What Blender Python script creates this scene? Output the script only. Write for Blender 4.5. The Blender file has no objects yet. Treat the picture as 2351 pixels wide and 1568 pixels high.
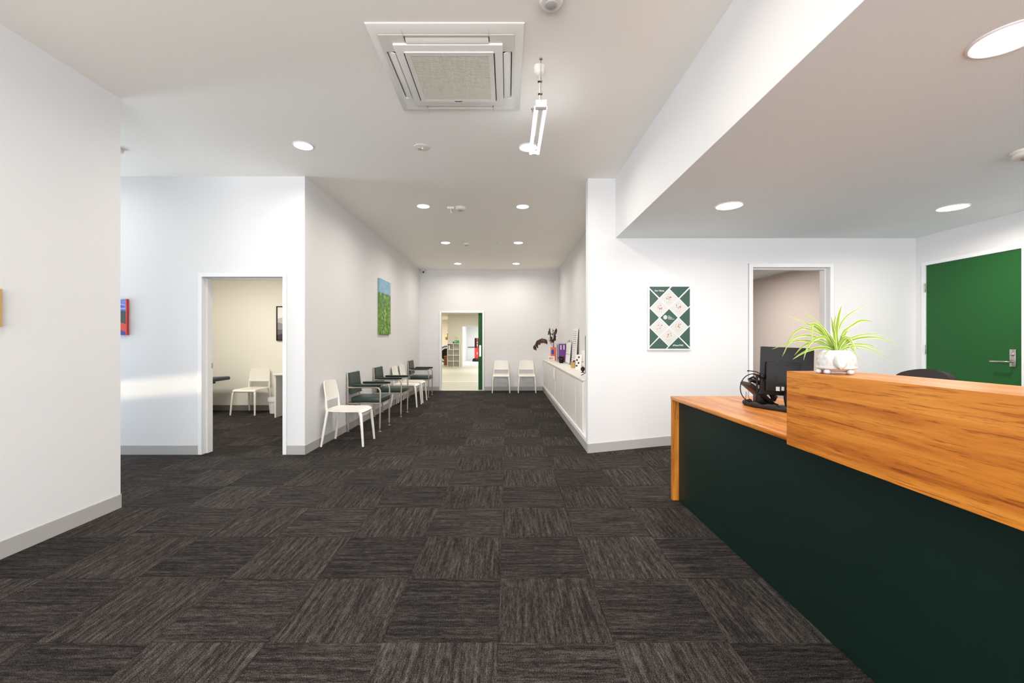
import bpy, bmesh, math, random
from mathutils import Vector, Matrix, Euler
PI = math.pi
random.seed(7)
C = bpy.context.scene.collection
SC = bpy.context.scene

# ------------------------------------------------------------------ camera
cd = bpy.data.cameras.new('camera'); cam = bpy.data.objects.new('camera', cd); C.objects.link(cam)
cam.location = (0, 0, 1.30); cam.rotation_euler = (PI/2, 0, 0)
cd.sensor_fit = 'HORIZONTAL'; cd.sensor_width = 36.0
cd.lens = 36.0*985/2351
cd.shift_x = (1175.5-1165)/2351
cd.clip_start = 0.02; cd.clip_end = 200
SC.camera = cam
# ------------------------------------------------------------------ world, view
w = bpy.data.worlds.new('daylight'); SC.world = w; w.use_nodes = True
wb = w.node_tree.nodes['Background']
wb.inputs[0].default_value = (0.62, 0.78, 1.0, 1); wb.inputs[1].default_value = 2.0
SC.view_settings.view_transform = 'Standard'; SC.view_settings.look = 'None'
SC.view_settings.gamma = 1; SC.view_settings.use_curve_mapping = False
SC.view_settings.exposure = 0.18
WARM = (1.0, 0.93, 0.84)
DOWN_W, DOWN_RW = 13.3, 16

def lamp(name, kind, loc, power, color=(1,1,1), size=1, size_y=None, rot=(0,0,0), spread=180, shape=None, cone=None, blend=.2):
    l = bpy.data.lights.new(name, kind); o = bpy.data.objects.new(name, l); C.objects.link(o)
    o.location = loc; o.rotation_euler = rot; l.energy = power; l.color = color
    if kind == 'AREA':
        l.shape = shape or ('RECTANGLE' if size_y else 'DISK'); l.size = size
        if size_y: l.size_y = size_y
        l.spread = math.radians(spread)
    if kind == 'SPOT':
        l.shadow_soft_size = size; l.spot_size = cone; l.spot_blend = blend
    return o
# unseen fill lamps added behind the camera, as if from a glazed front
lamp('front_fill_light', 'AREA', (-0.9, -3.3, 1.6), 238, (1.0, 0.975, 0.95), 4.0, 2.9, (PI/2+.35, 0, 0))
lamp('reception_fill_light', 'AREA', (3.0, -3.3, 1.2), 62, (1.0, 0.975, 0.95), 3.2, 2.2, (PI/2+.3, 0, 0))
# daylight through the window at the end of the side passage, and a spot standing in for sun reflected up from outside
lamp('passage_window_daylight', 'AREA', (-7.40, 4.15, 1.05), 78, (0.74, 0.88, 1.0), 1.15, 2.0, (PI/2, 0, -PI/2))
sun_glint = lamp('reflected_sun_spot', 'SPOT', (-37.0, -4.95, -2.07), 56000, (1.0, 0.86, 0.62), .42, cone=math.radians(9), blend=.1)
sun_glint.rotation_euler = Vector((33.0, 9.885, 2.835)).to_track_quat('-Z', 'Y').to_euler()
lamp('consult_room_panel_light', 'AREA', (-4.6, 6.4, 2.66), 50, (1.0, 0.95, 0.83), 1.2, .6, (0,0,0))
lamp('gym_panel_light', 'AREA', (-1.6, 14.5, 2.64), 52, (1.0, 0.95, 0.80), 2.4, 2.4, (0,0,0))
lamp('gym_panel_light', 'AREA', (-1.8, 19.0, 2.64), 85, (1.0, 0.95, 0.80), 2.4, 2.4, (0,0,0))
lamp('gym_panel_light', 'AREA', (-4.5, 25.5, 2.64), 70, (1.0, 0.92, 0.78), 1.6, 1.6, (0,0,0))
lamp('walking_room_light', 'AREA', (-0.8, 26.5, 2.64), 230, (0.92, 0.97, 1.0), 2.2, 4.2, (0,0,0))
lamp('back_office_light', 'AREA', (3.2, 7.0, 2.42), 46, (1.0, 0.95, 0.91), 1.2, 1.2, (0,0,0))

# ------------------------------------------------------------------ materials
def lin(r, g, b):
    f = lambda c: (c/255/12.92) if c/255 <= .04045 else ((c/255+.055)/1.055)**2.4
    return (f(r), f(g), f(b), 1)
def mat(name, col, rough=.6, metal=0, emit=None, es=0, bump=None, spec=None):
    m = bpy.data.materials.new(name); m.use_nodes = True
    n = m.node_tree; b = n.nodes['Principled BSDF']
    b.inputs['Base Color'].default_value = col if len(col) == 4 else (*col, 1)
    b.inputs['Roughness'].default_value = rough; b.inputs['Metallic'].default_value = metal
    if spec is not None: b.inputs['Specular IOR Level'].default_value = spec
    if emit: b.inputs['Emission Color'].default_value = (*emit, 1); b.inputs['Emission Strength'].default_value = es
    tc = n.nodes.new('ShaderNodeTexCoord'); ns = n.nodes.new('ShaderNodeTexNoise')
    sc, st = bump or (60, .02)
    ns.inputs['Scale'].default_value = sc; ns.inputs['Detail'].default_value = 3
    n.links.new(tc.outputs['Object'], ns.inputs['Vector'])
    bp = n.nodes.new('ShaderNodeBump'); bp.inputs['Strength'].default_value = st; bp.inputs['Distance'].default_value = .004
    n.links.new(ns.outputs['Fac'], bp.inputs['Height']); n.links.new(bp.outputs['Normal'], b.inputs['Normal'])
    return m
def ramp(n, fac, stops):
    r = n.nodes.new('ShaderNodeValToRGB'); e = r.color_ramp.elements
    while len(e) < len(stops): e.new(.5)
    for i, (p, c) in enumerate(stops): e[i].position = p; e[i].color = c
    n.links.new(fac, r.inputs['Fac']); return r
def wood(name, scale=(22, 1.1, 22), rough=.33):
    m = mat(name, (0.6, .25, .05), rough); n = m.node_tree; b = n.nodes['Principled BSDF']
    tc = n.nodes.new('ShaderNodeTexCoord'); mp = n.nodes.new('ShaderNodeMapping'); mp.inputs['Scale'].default_value = scale
    n.links.new(tc.outputs['Object'], mp.inputs['Vector'])
    def noise(sc, det, ro, dist):
        a = n.nodes.new('ShaderNodeTexNoise'); a.inputs['Scale'].default_value = sc; a.inputs['Detail'].default_value = det
        a.inputs['Roughness'].default_value = ro; a.inputs['Distortion'].default_value = dist
        n.links.new(mp.outputs[0], a.inputs['Vector']); return a
    a = noise(.8, 9, .66, .8); a2 = noise(4.2, 6, .72, .25); a3 = noise(.16, 2, .5, .2)
    r1 = ramp(n, a.outputs['Fac'], [(0.30, lin(140, 78, 26)), (.40, lin(182, 106, 36)), (.50, lin(206, 130, 46)), (.66, lin(224, 154, 66))])
    r2 = ramp(n, a2.outputs['Fac'], [(.38, (.52, .38, .26, 1)), (.47, (1, 1, 1, 1))])
    r3 = ramp(n, a3.outputs['Fac'], [(.35, (.80, .70, .60, 1)), (.65, (1.04, 1.04, 1.04, 1))])
    mx = n.nodes.new('ShaderNodeMixRGB'); mx.blend_type = 'MULTIPLY'; mx.inputs[0].default_value = .85
    n.links.new(r1.outputs[0], mx.inputs[1]); n.links.new(r2.outputs[0], mx.inputs[2])
    my = n.nodes.new('ShaderNodeMixRGB'); my.blend_type = 'MULTIPLY'; my.inputs[0].default_value = .8
    n.links.new(mx.outputs[0], my.inputs[1]); n.links.new(r3.outputs[0], my.inputs[2])
    n.links.new(my.outputs[0], b.inputs['Base Color']); return m
def carpet(name):
    m = mat(name, (.05, .045, .04), .95, spec=.1); n = m.node_tree; b = n.nodes['Principled BSDF']
    for l in list(b.inputs['Normal'].links): n.links.remove(l)
    tc = n.nodes.new('ShaderNodeTexCoord'); oi = n.nodes.new('ShaderNodeObjectInfo')
    off = n.nodes.new('ShaderNodeVectorMath'); off.operation = 'SCALE'; off.inputs['Scale'].default_value = 37
    cb = n.nodes.new('ShaderNodeCombineXYZ')
    for i in range(2): n.links.new(oi.outputs['Random'], cb.inputs[i])
    n.links.new(cb.outputs[0], off.inputs[0])
    ad = n.nodes.new('ShaderNodeVectorMath'); ad.operation = 'ADD'
    n.links.new(tc.outputs['Object'], ad.inputs[0]); n.links.new(off.outputs[0], ad.inputs[1])
    def noise(scale, det, ro):
        mp = n.nodes.new('ShaderNodeMapping'); mp.inputs['Scale'].default_value = scale
        n.links.new(ad.outputs[0], mp.inputs['Vector'])
        a = n.nodes.new('ShaderNodeTexNoise'); a.inputs['Scale'].default_value = 1
        a.inputs['Detail'].default_value = det; a.inputs['Roughness'].default_value = ro
        n.links.new(mp.outputs[0], a.inputs['Vector']); return a
    s = noise((120, 22, 1), 4, .7); p = noise((300, 260, 1), 3, .8); q = noise((52, 3.2, 1), 2, .5)
    sp0 = n.nodes.new('ShaderNodeMath'); sp0.operation = 'MULTIPLY'; sp0.inputs[1].default_value = .6; n.links.new(s.outputs['Fac'], sp0.inputs[0])
    sp = n.nodes.new('ShaderNodeMath'); sp.operation = 'MULTIPLY_ADD'; sp.inputs[1].default_value = 1.5
    n.links.new(p.outputs['Fac'], sp.inputs[0]); n.links.new(sp0.outputs[0], sp.inputs[2])
    sq = n.nodes.new('ShaderNodeMath'); sq.operation = 'MULTIPLY_ADD'; sq.inputs[1].default_value = .45
    n.links.new(q.outputs['Fac'], sq.inputs[0]); n.links.new(sp.outputs[0], sq.inputs[2])
    dv = n.nodes.new('ShaderNodeMath'); dv.operation = 'MULTIPLY'; dv.inputs[1].default_value = 1/2.55
    n.links.new(sq.outputs[0], dv.inputs[0])
    r = ramp(n, dv.outputs[0], [(.42, lin(14, 12, 12)), (.50, lin(40, 36, 35)), (.60, lin(102, 96, 90))])
    # each tile a touch lighter or darker
    mr = n.nodes.new('ShaderNodeMapRange'); mr.inputs['To Min'].default_value = .80; mr.inputs['To Max'].default_value = 1.12
    n.links.new(oi.outputs['Random'], mr.inputs['Value'])
    vm = n.nodes.new('ShaderNodeVectorMath'); vm.operation = 'SCALE'
    n.links.new(r.outputs[0], vm.inputs[0]); n.links.new(mr.outputs[0], vm.inputs['Scale'])
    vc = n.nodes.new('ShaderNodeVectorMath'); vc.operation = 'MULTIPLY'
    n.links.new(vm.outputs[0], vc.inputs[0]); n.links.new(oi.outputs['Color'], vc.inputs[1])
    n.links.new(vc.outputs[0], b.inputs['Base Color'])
    bp = n.nodes.new('ShaderNodeBump'); bp.inputs['Strength'].default_value = .5; bp.inputs['Distance'].default_value = .003
    n.links.new(dv.outputs[0], bp.inputs['Height']); n.links.new(bp.outputs[0], b.inputs['Normal'])
    return m
M = dict(
 wall=mat('white_wall_paint', lin(229, 228, 228), .75, bump=(180, .03)),
 ceil=mat('ceiling_paint', lin(248, 243, 235), .85, bump=(150, .02)),
 ceil2=mat('warm_ceiling_paint', lin(238, 243, 242), .85, bump=(150, .02)),
 frame=mat('white_gloss_paint', lin(240, 240, 240), .35),
 cream=mat('cream_wall_paint', lin(240, 236, 225), .8),
 pink=mat('warm_office_paint', lin(232, 220, 212), .8),
 skirt=mat('grey_vinyl_skirting', lin(176, 173, 170), .5),
 skirt2=mat('dark_grey_skirting', lin(120, 118, 110), .5),
 sub=mat('subfloor_glue', lin(26, 23, 22), .95),
 carpet=carpet('charcoal_carpet'),
 vinyl=mat('pale_vinyl', lin(196, 193, 180), .45),
 strip=mat('threshold_strip', lin(232, 226, 200), .4),
 wood=wood('teak_laminate_long'), woodv=wood('teak_laminate_upright', (22, 22, 1.1)),
 dgreen=mat('dark_green_laminate', lin(5, 30, 24), .5, spec=.3),
 door=mat('green_door_paint', lin(28, 88, 38), .55, spec=.3),
 plastic=mat('white_plastic', lin(240, 236, 228), .4),
 acw=mat('appliance_white', lin(232, 228, 220), .45),
 acg=mat('grille_white', lin(222, 216, 202), .5),
 black=mat('black_plastic', lin(17, 15, 15), .45, spec=.3),
 gloss=mat('glossy_black', lin(14, 14, 16), .15),
 dark=mat('dark_gap', lin(22, 22, 22), .9),
 tube=mat('beige_metal_tube', lin(178, 168, 152), .35, .35),
 steel=mat('brushed_steel', lin(190, 184, 176), .28, .9),
 vinylg=mat('green_upholstery', lin(38, 58, 50), .38, bump=(220, .1)),
 navy=mat('navy_upholstery', lin(30, 40, 66), .4),
 cab=mat('white_cabinet', lin(238, 235, 230), .45),
 glow=mat('lit_diffuser', (1, .97, .9), .5, emit=(1, .95, .86), es=14),
 glowc=mat('lit_cool_diffuser', (.9, .95, 1), .5, emit=(.86, .94, 1), es=3.5),
 led=mat('green_led', (.5, .9, .1), .5, emit=(.5, .9, .1), es=2),
 ceramic=mat('white_glazed_ceramic', lin(208, 207, 204), .4, bump=(70, .35)),
 soil=mat('potting_soil', lin(60, 45, 35), .95),
 chair=mat('black_mesh_fabric', lin(46, 40, 40), .9, bump=(900, .5)),
 orange=mat('orange_card', lin(232, 110, 60), .5), blue=mat('blue_print', lin(40, 80, 190), .5),
 purple=mat('purple_card', lin(112, 50, 150), .4), white=mat('white_card', lin(240, 238, 236), .6),
 grey=mat('grey_print', lin(190, 190, 188), .6), ink=mat('black_ink', lin(50, 46, 46), .7),
 tan=mat('tan_pot', lin(200, 160, 105), .7), leafd=mat('dark_bronze_leaf', lin(52, 44, 36), .5),
 leafr=mat('red_brown_leaf', lin(84, 48, 42), .5), red=mat('red_vinyl', lin(220, 50, 40), .4),
 yellow=mat('yellow_rubber', lin(225, 200, 40), .4), green=mat('bright_green', lin(30, 170, 80), .5),
 ply=mat('brown_board', lin(160, 105, 55), .6), cork=mat('kraft_canvas', lin(196, 160, 104), .7),
 pgreen=mat('print_green', lin(46, 80, 68), .4), pgrey=mat('print_pale_grey', lin(203, 202, 198), .4),
 glass=mat('glass', (1, 1, 1), .02),
)
M['glass'].node_tree.nodes['Principled BSDF'].inputs['Transmission Weight'].default_value = 1

# ------------------------------------------------------------------ mesh helpers
class B:
    def __init__(s): s.bm = bmesh.new()
    def box(s, x0, x1, y0, y1, z0, z1, bev=0, seg=2, rot=None):
        r = bmesh.ops.create_cube(s.bm, size=1); vs = r['verts']
        c = Vector(((x0+x1)/2, (y0+y1)/2, (z0+z1)/2))
        for v in vs:
            v.co = Vector((v.co.x*abs(x1-x0), v.co.y*abs(y1-y0), v.co.z*abs(z1-z0)))
        if bev:
            es = list({e for v in vs for e in v.link_edges})
            r = bmesh.ops.bevel(s.bm, geom=es, offset=bev, segments=seg, affect='EDGES', profile=.5)
            vs = list({v for f in r['faces'] for v in f.verts} | {v for v in vs if v.is_valid})
        for v in vs:
            if rot: v.co = rot @ v.co
            v.co += c
        return s
    def quadbox(s, a, t):   # a: 4 corner vectors (front face), t: thickness vector
        vs = [s.bm.verts.new(p) for p in a] + [s.bm.verts.new(p+t) for p in a]
        for f in ((0,1,2,3), (7,6,5,4), (0,4,5,1), (1,5,6,2), (2,6,7,3), (3,7,4,0)):
            s.bm.faces.new([vs[i] for i in f])
        return s
    def tube(s, pts, r, n=10, cap=True):
        pts = [Vector(p) for p in pts]; rs = r if isinstance(r, (list, tuple)) else [r]*len(pts)
        up = None; rings = []
        for i, p in enumerate(pts):
            d = (pts[min(i+1, len(pts)-1)]-pts[max(i-1, 0)]).normalized()
            if up is None:
                a = Vector((0, 0, 1)) if abs(d.z) < .9 else Vector((1, 0, 0))
                up = d.cross(a).normalized()
            else:
                up = (up - d*up.dot(d)).normalized()
            q = d.cross(up)
            rings.append([s.bm.verts.new(p+(up*math.cos(2*PI*k/n)+q*math.sin(2*PI*k/n))*rs[i]) for k in range(n)])
        for a, b in zip(rings, rings[1:]):
            for k in range(n): s.bm.faces.new((a[k], a[(k+1) % n], b[(k+1) % n], b[k]))
        if cap: s.bm.faces.new(rings[0][::-1]); s.bm.faces.new(rings[-1])
        return s
    def lathe(s, prof, c=(0, 0, 0), n=24, sx=1, sy=1):
        c = Vector(c); rings = []
        for r, z in prof:
            if r < 1e-6: rings.append([s.bm.verts.new(c+Vector((0, 0, z)))])
            else: rings.append([s.bm.verts.new(c+Vector((r*sx*math.cos(2*PI*k/n), r*sy*math.sin(2*PI*k/n), z))) for k in range(n)])
        for a, b in zip(rings, rings[1:]):
            for k in range(n):
                k2 = (k+1) % n
                if len(a) == 1 and len(b) == 1: continue
                if len(a) == 1: s.bm.faces.new((a[0], b[k2], b[k]))
                elif len(b) == 1: s.bm.faces.new((a[k], a[k2], b[0]))
                else: s.bm.faces.new((a[k], a[k2], b[k2], b[k]))
        return s
    def ball(s, c, rx, ry=None, rz=None, u=14, v=9, rot=None):
        ry = ry or rx; rz = rz or rx
        r = bmesh.ops.create_uvsphere(s.bm, u_segments=u, v_segments=v, radius=1)
        for q in r['verts']:
            p = Vector((q.co.x*rx, q.co.y*ry, q.co.z*rz))
            if rot: p = rot @ p
            q.co = p+Vector(c)
        return s
    def sheet(s, f, nu, nv, t):
        g = [[Vector(f(-1+2*i/nu, -1+2*j/nv)) for j in range(nv+1)] for i in range(nu+1)]
        def nrm(i, j):
            a = g[min(i+1, nu)][j]-g[max(i-1, 0)][j]; b = g[i][min(j+1, nv)]-g[i][max(j-1, 0)]
            return a.cross(b).normalized()
        A = [[s.bm.verts.new(g[i][j]) for j in range(nv+1)] for i in range(nu+1)]
        D = [[s.bm.verts.new(g[i][j]-nrm(i, j)*t) for j in range(nv+1)] for i in range(nu+1)]
        for i in range(nu):
            for j in range(nv):
                s.bm.faces.new((A[i][j], A[i+1][j], A[i+1][j+1], A[i][j+1]))
                s.bm.faces.new((D[i][j+1], D[i+1][j+1], D[i+1][j], D[i][j]))
        for i in range(nu):
            s.bm.faces.new((A[i+1][0], A[i][0], D[i][0], D[i+1][0])); s.bm.faces.new((A[i][nv], A[i+1][nv], D[i+1][nv], D[i][nv]))
        for j in range(nv):
            s.bm.faces.new((A[0][j], A[0][j+1], D[0][j+1], D[0][j])); s.bm.faces.new((A[nu][j+1], A[nu][j], D[nu][j], D[nu][j+1]))
        return s
    def prism(s, pts, axis, a, b):     # polygon pts (2D) extruded from a to b along axis
        def P(p, t): return {'x': (t, p[0], p[1]), 'y': (p[0], t, p[1]), 'z': (p[0], p[1], t)}[axis]
        lo = [s.bm.verts.new(P(p, a)) for p in pts]; hi = [s.bm.verts.new(P(p, b)) for p in pts]
        s.bm.faces.new(lo[::-1]); s.bm.faces.new(hi); n = len(pts)
        for i in range(n): s.bm.faces.new((lo[i], lo[(i+1) % n], hi[(i+1) % n], hi[i]))
        return s
    def mesh(s, name, smooth=True):
        bmesh.ops.recalc_face_normals(s.bm, faces=s.bm.faces)
        for e in s.bm.edges:
            if len(e.link_faces) == 2 and e.calc_face_angle(0) > math.radians(38): e.smooth = False
        for f in s.bm.faces: f.smooth = smooth
        me = bpy.data.meshes.new(name); s.bm.to_mesh(me); s.bm.free(); return me
def obj(name, b, m, parent=None, label=None, loc=None):
    me = b.mesh(name) if isinstance(b, B) else b
    if not me.materials: me.materials.append(M[m] if isinstance(m, str) else m)
    o = bpy.data.objects.new(name, me); C.objects.link(o)
    if parent: o.parent = parent
    if loc: o.location = loc
    if label: o['label'] = label
    return o
def parts(name, b, m, parent=None):      # every loose piece of b becomes a part of its own
    bm = b.bm; bm.verts.ensure_lookup_table(); seen = set(); out = []
    for v in bm.verts:
        if v in seen: continue
        st = [v]; comp = []; seen.add(v)
        while st:
            a = st.pop(); comp.append(a)
            for e in a.link_edges:
                o_ = e.other_vert(a)
                if o_ not in seen: seen.add(o_); st.append(o_)
        nb = B(); mp = {a: nb.bm.verts.new(a.co) for a in comp}
        for f in {f for a in comp for f in a.link_faces}: nb.bm.faces.new([mp[q] for q in f.verts])
        out.append(obj(name, nb, m, parent))
    return out
def stuffed(o): o['kind'] = 'stuff'; return o
def tag(o, label, cat, group=None):
    o['label'] = label; o['category'] = cat
    if group: o['group'] = group
    return o
def thing(name, label, cat, loc=(0, 0, 0), rotz=0, group=None):
    o = bpy.data.objects.new(name, None); C.objects.link(o); o.empty_display_size = .1
    o.location = loc; o.rotation_euler = (0, 0, rotz)
    return tag(o, label, cat, group)
def struct(name, b, m, parent=None):
    o = obj(name, b, m, parent)
    if not parent: o['kind'] = 'structure'
    return o
def dup(o, parent=None, loc=None, rotz=None, label=None):
    c = o.copy(); C.objects.link(c)
    if parent: c.parent = parent
    if loc is not None: c.location = loc
    if rotz is not None: c.rotation_euler = (0, 0, rotz)
    if label: c['label'] = label
    for ch in list(o.children): dup(ch, c)
    return c
def text(s, size, m, parent, loc, rot=(PI/2, 0, 0), name='lettering', bold=0.0, align='LEFT', ext=.0004):
    cu = bpy.data.curves.new(name, 'FONT'); cu.body = s; cu.size = size; cu.extrude = ext; cu.offset = bold; cu.align_x = align
    cu.resolution_u = 3
    t = bpy.data.objects.new(name, cu); C.objects.link(t)
    bpy.context.view_layer.update()
    me = bpy.data.meshes.new_from_object(t.evaluated_get(bpy.context.evaluated_depsgraph_get()))
    bpy.data.objects.remove(t); me.materials.clear(); me.materials.append(M[m])
    o = bpy.data.objects.new(name, me); C.objects.link(o); o.parent = parent; o.location = loc; o.rotation_euler = rot
    return o

# ================================================================== SETTING
CH = 3.20      # main ceiling
LC = 2.505     # reception ceiling
XL, YD, YF, YN = -2.33, 4.935, 11.38, 5.0
def zfloor(x, y):      # the carpet rises very slightly into the reception corner
    return .095*max(0, min(1, (x-.945)/.95))*max(0, min(1, (y-3.55)/1.45))
struct('floor', B().box(-7.6, 4.9, -3.5, 11.38, -.12, -.007), 'sub')
fl = bpy.data.objects['floor']
# carpet tiles, quarter-turned
def tile_mesh(sx0=0, sx1=.5, sy0=0, sy1=.5):
    b = B(); g = .0009; x0, x1, y0, y1 = sx0-.25+g, sx1-.25-g, sy0-.25+g, sy1-.25-g
    lo = [(x0-g*.6, y0-g*.6), (x1+g*.6, y0-g*.6), (x1+g*.6, y1+g*.6), (x0-g*.6, y1+g*.6)]; hi = [(x0, y0), (x1, y0), (x1, y1), (x0, y1)]
    a = [b.bm.verts.new((*p, -.007)) for p in lo]; c = [b.bm.verts.new((*p, -.001)) for p in lo]; d = [b.bm.verts.new((*p, 0)) for p in hi]
    d = [b.bm.verts.new((p[0]+(.0015 if p[0] < (x0+x1)/2 else -.0015), p[1]+(.0015 if p[1] < (y0+y1)/2 else -.0015), 0)) for p in hi]
    for u, v in ((a, c), (c, d)):
        for k in range(4): b.bm.faces.new((u[k], u[(k+1) % 4], v[(k+1) % 4], v[k]))
    b.bm.faces.new(d)
    for v in [v for v in b.bm.verts if not v.link_faces]: b.bm.verts.remove(v)
    return b.mesh('carpet_tile', False)
TM = tile_mesh(); TM.materials.append(M['carpet'])
def tile_ok(x, y):
    if x < -3.03 and y < 3.36: return x > -3.4 and False or (x+.25 > -3.03)
    if y+.25 <= YD: return x > -6.2 and x < 1.75 and y > .85
    if y < 8.3 and x < XL-.1: return x > -6.4 and x < -2.6
    if y > 5.0: return x+.25 > XL and x-.25 < .95
    return -6.2 < x < 2.3
tiles = []
rest = B()
for i in range(-14, 11):
    for j in range(-9, 20):
        x = -.04+.5*i+.25; y = 1.854+.5*j+.25
        if y > 11.36 or x > 4.76: continue
        if (tile_ok(x, y) or (y-.25 < YN and y > 4.7 and -2.5 < x < 2.2) or (x > 1.7 and 3.3 < y < 5.3)):
            if y < 1.0: pass
            rot = 0 if (i+j) % 2 == 0 else PI/2
            ramped = x+.25 > .95 and y+.25 > 3.5
            if ramped:
                b = B(); n = 4; e = .0022
                V = {}
                for u in range(n+1):
                    for v in range(n+1):
                        lx, ly = -.25+e+(.5-2*e)*u/n, -.25+e+(.5-2*e)*v/n
                        wx, wy = (lx, ly) if rot == 0 else (-ly, lx)
                        V[u, v] = b.bm.verts.new((lx, ly, zfloor(x+wx, y+wy)))
                for u in range(n):
                    for v in range(n): b.bm.faces.new((V[u, v], V[u+1, v], V[u+1, v+1], V[u, v+1]))
                ed = [q for q in b.bm.edges if len(q.link_faces) == 1]
                r = bmesh.ops.extrude_edge_only(b.bm, edges=ed)
                for q in r['geom']:
                    if isinstance(q, bmesh.types.BMVert): q.co.z = -.007
                me = b.mesh('carpet_tile', False); me.materials.append(M['carpet'])
            else: me = TM
            o = bpy.data.objects.new('carpet_tile', me); C.objects.link(o); o.parent = fl
            o.location = (x, y, 0); o.rotation_euler = (0, 0, rot); tiles.append(o)
            o.color = (1.13, 1.13, 1.12, 1) if rot == 0 else (.92, .92, .93, 1)  # pile sheen by tile direction put into the tile colour
        elif y < 5.0 and x > -3.2:
            zz = 0
            rest.box(x-.248, x+.248, y-.248, y+.248, -.007, 0)
ro = obj('carpet_tiles', rest, 'carpet', fl); ro['kind'] = 'stuff'

# walls -------------------------------------------------------------
struct('wall_left', B().box(-7.6, -3.03, -3.5, 3.36, -.02, CH), 'wall')
wp = B()
wp.box(-7.6, -3.555, YD, YD+.14, -.02, CH); wp.box(-3.555, -2.535, YD, YD+.14, 2.08, CH); wp.box(-2.535, XL, YD, YD+.14, -.02, CH)
struct('wall_passage', wp, 'wall')
struct('wall_corridor_left', B().box(XL-.12, XL, YD+.14, YF, -.02, CH), 'wall')
wf = B(); wf.box(XL-.12, -1.81, YF, YF+.12, -.02, CH).box(-1.81, -.61, YF, YF+.12, 2.10, CH).box(-.61, 1.5, YF, YF+.12, -.02, CH)
struct('wall_far', wf, 'wall')
struct('wall_corridor_right', B().box(1.363, 1.5, YN+.13, YF, -.02, CH), 'wall')
wr = B(); wr.box(.938, 2.805, YN, YN+.13, -.02, CH).box(2.805, 3.81, YN, YN+.13, 2.21, CH).box(3.81, 4.9, YN, YN+.13, -.02, CH)
struct('wall_reception_back', wr, 'wall')
wq = B(); wq.box(4.76, 4.9, -3.5, 3.92, -.02, CH).box(4.76, 4.9, 3.92, 4.925, 2.205, CH).box(4.76, 4.9, 4.925, YN+.13, -.02, CH)
struct('wall_right', wq, 'wall')
struct('wall_passage_end', B().box(-7.6, -7.5, 3.36, 3.62, -.02, CH).box(-7.6, -7.5, 4.86, YD, -.02, CH).box(-7.6, -7.5, 3.62, 4.86, -.02, .33)
       .box(-7.6, -7.5, 3.62, 4.86, 2.75, CH), 'wall')
wbk = B(); wbk.box(-3.1, -2.95, -3.6, -3.5, 0, CH).box(4.6, 4.9, -3.6, -3.5, 0, CH).box(-3.1, 4.9, -3.6, -3.5, 3.1, CH).box(1.2, 1.4, -3.6, -3.5, 0, CH).box(-3.1, 4.9, -3.6, -3.5, -.02, .12)
struct('wall_front', wbk, 'wall')
# ceilings and bulkhead
struct('ceiling', B().box(-7.6, 1.5, -3.6, 11.5, CH, CH+.1), 'ceil')
struct('wall_bulkhead', B().box(1.259, 1.36, -3.5, YN, LC+.001, CH), 'wall')
struct('ceiling_reception', B().box(1.2595, 4.9, -3.5, YN, LC-.0006, LC+.08), 'ceil2')
# baseboards
def skirt(name, x0, x1, y0, y1, h=.105, m='skirt'): struct(name, B().box(x0, x1, y0, y1, -.005, h, .0015, 1), m)
skirt('baseboard_left', -3.03, -3.022, -3.5, 3.368)
skirt('baseboard_left_end', -7.5, -3.022, 3.36, 3.368)
skirt('baseboard_passage', -7.5, -3.557, YD-.008, YD)
skirt('baseboard_passage_corner', -2.534, XL+.008, YD-.008, YD)
skirt('baseboard_corridor_left', XL, XL+.008, YD-.008, YF)
skirt('baseboard_far_left', XL, -1.812, YF-.008, YF)
skirt('baseboard_far_right', -.608, .94, YF-.008, YF)
skirt('baseboard_corridor_right', .932, .94, YN-.008, YF)
# skirting that follows the carpet into the reception corner
b = B(); N = 10; X0, X1 = .93, 2.80
for k in range(N):
    xa = X0+(X1-X0)*k/N; xb = X0+(X1-X0)*(k+1)/N; za, zb = zfloor(xa, YN), zfloor(xb, YN)
    v = [b.bm.verts.new(p) for p in ((xa, YN-.008, za-.01), (xb, YN-.008, zb-.01), (xb, YN-.008, zb+.105), (xa, YN-.008, za+.105),
                                     (xa, YN, za-.01), (xb, YN, zb-.01), (xb, YN, zb+.105), (xa, YN, za+.105))]
    for f in ((0,1,2,3), (3,2,6,7), (4,5,1,0)) + (((0,3,7,4),) if k == 0 else ()) + (((1,5,6,2),) if k == N-1 else ()): b.bm.faces.new([v[i] for i in f])
bmesh.ops.remove_doubles(b.bm, verts=b.bm.verts, dist=1e-5)
struct('baseboard_reception', b, 'skirt')
# plinth of the cabinet niche
struct('trim_1', B().box(.94, 1.363, YN+.13, YF, 0, .138, .002, 1), 'frame')

# door frames -------------------------------------------------------
def door_frame(name, x0, x1, y0, y1, h, fw=.045, proud=.012, m='frame', stop=True):
    t = B()
    t.box(x0-fw, x0, y0-proud, y1+proud, 0, h+fw, .002, 1).box(x1, x1+fw, y0-proud, y1+proud, 0, h+fw, .002, 1)
    t.box(x0, x1, y0-proud, y1+proud, h, h+fw, .002, 1)
    o = struct(name, t, m)
    if stop:
        s = B(); ym = y0+(y1-y0)*.45
        s.box(x0, x0+.016, ym, y1+proud-.002, 0, h).box(x1-.016, x1, ym, y1+proud-.002, 0, h).box(x0+.016, x1-.016, ym, y1+proud-.002, h-.016, h)
        obj('door_stop', s, m, o)
    return o
d1 = door_frame('door_1', -3.509, -2.582, YD, YD+.14, 2.043)
obj('strike_plate', B().box(-3.494, -3.4905, YD+.128, YD+.150, .985, 1.045, .001, 1), 'steel', d1)
obj('door_track', B().box(-3.49, -2.6, YD+.02, YD+.05, 2.032, 2.042), 'steel', d1)
d2 = door_frame('door_2', -1.756, -.665, YF, YF+.12, 2.0625, .05, .012, stop=False)
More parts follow.
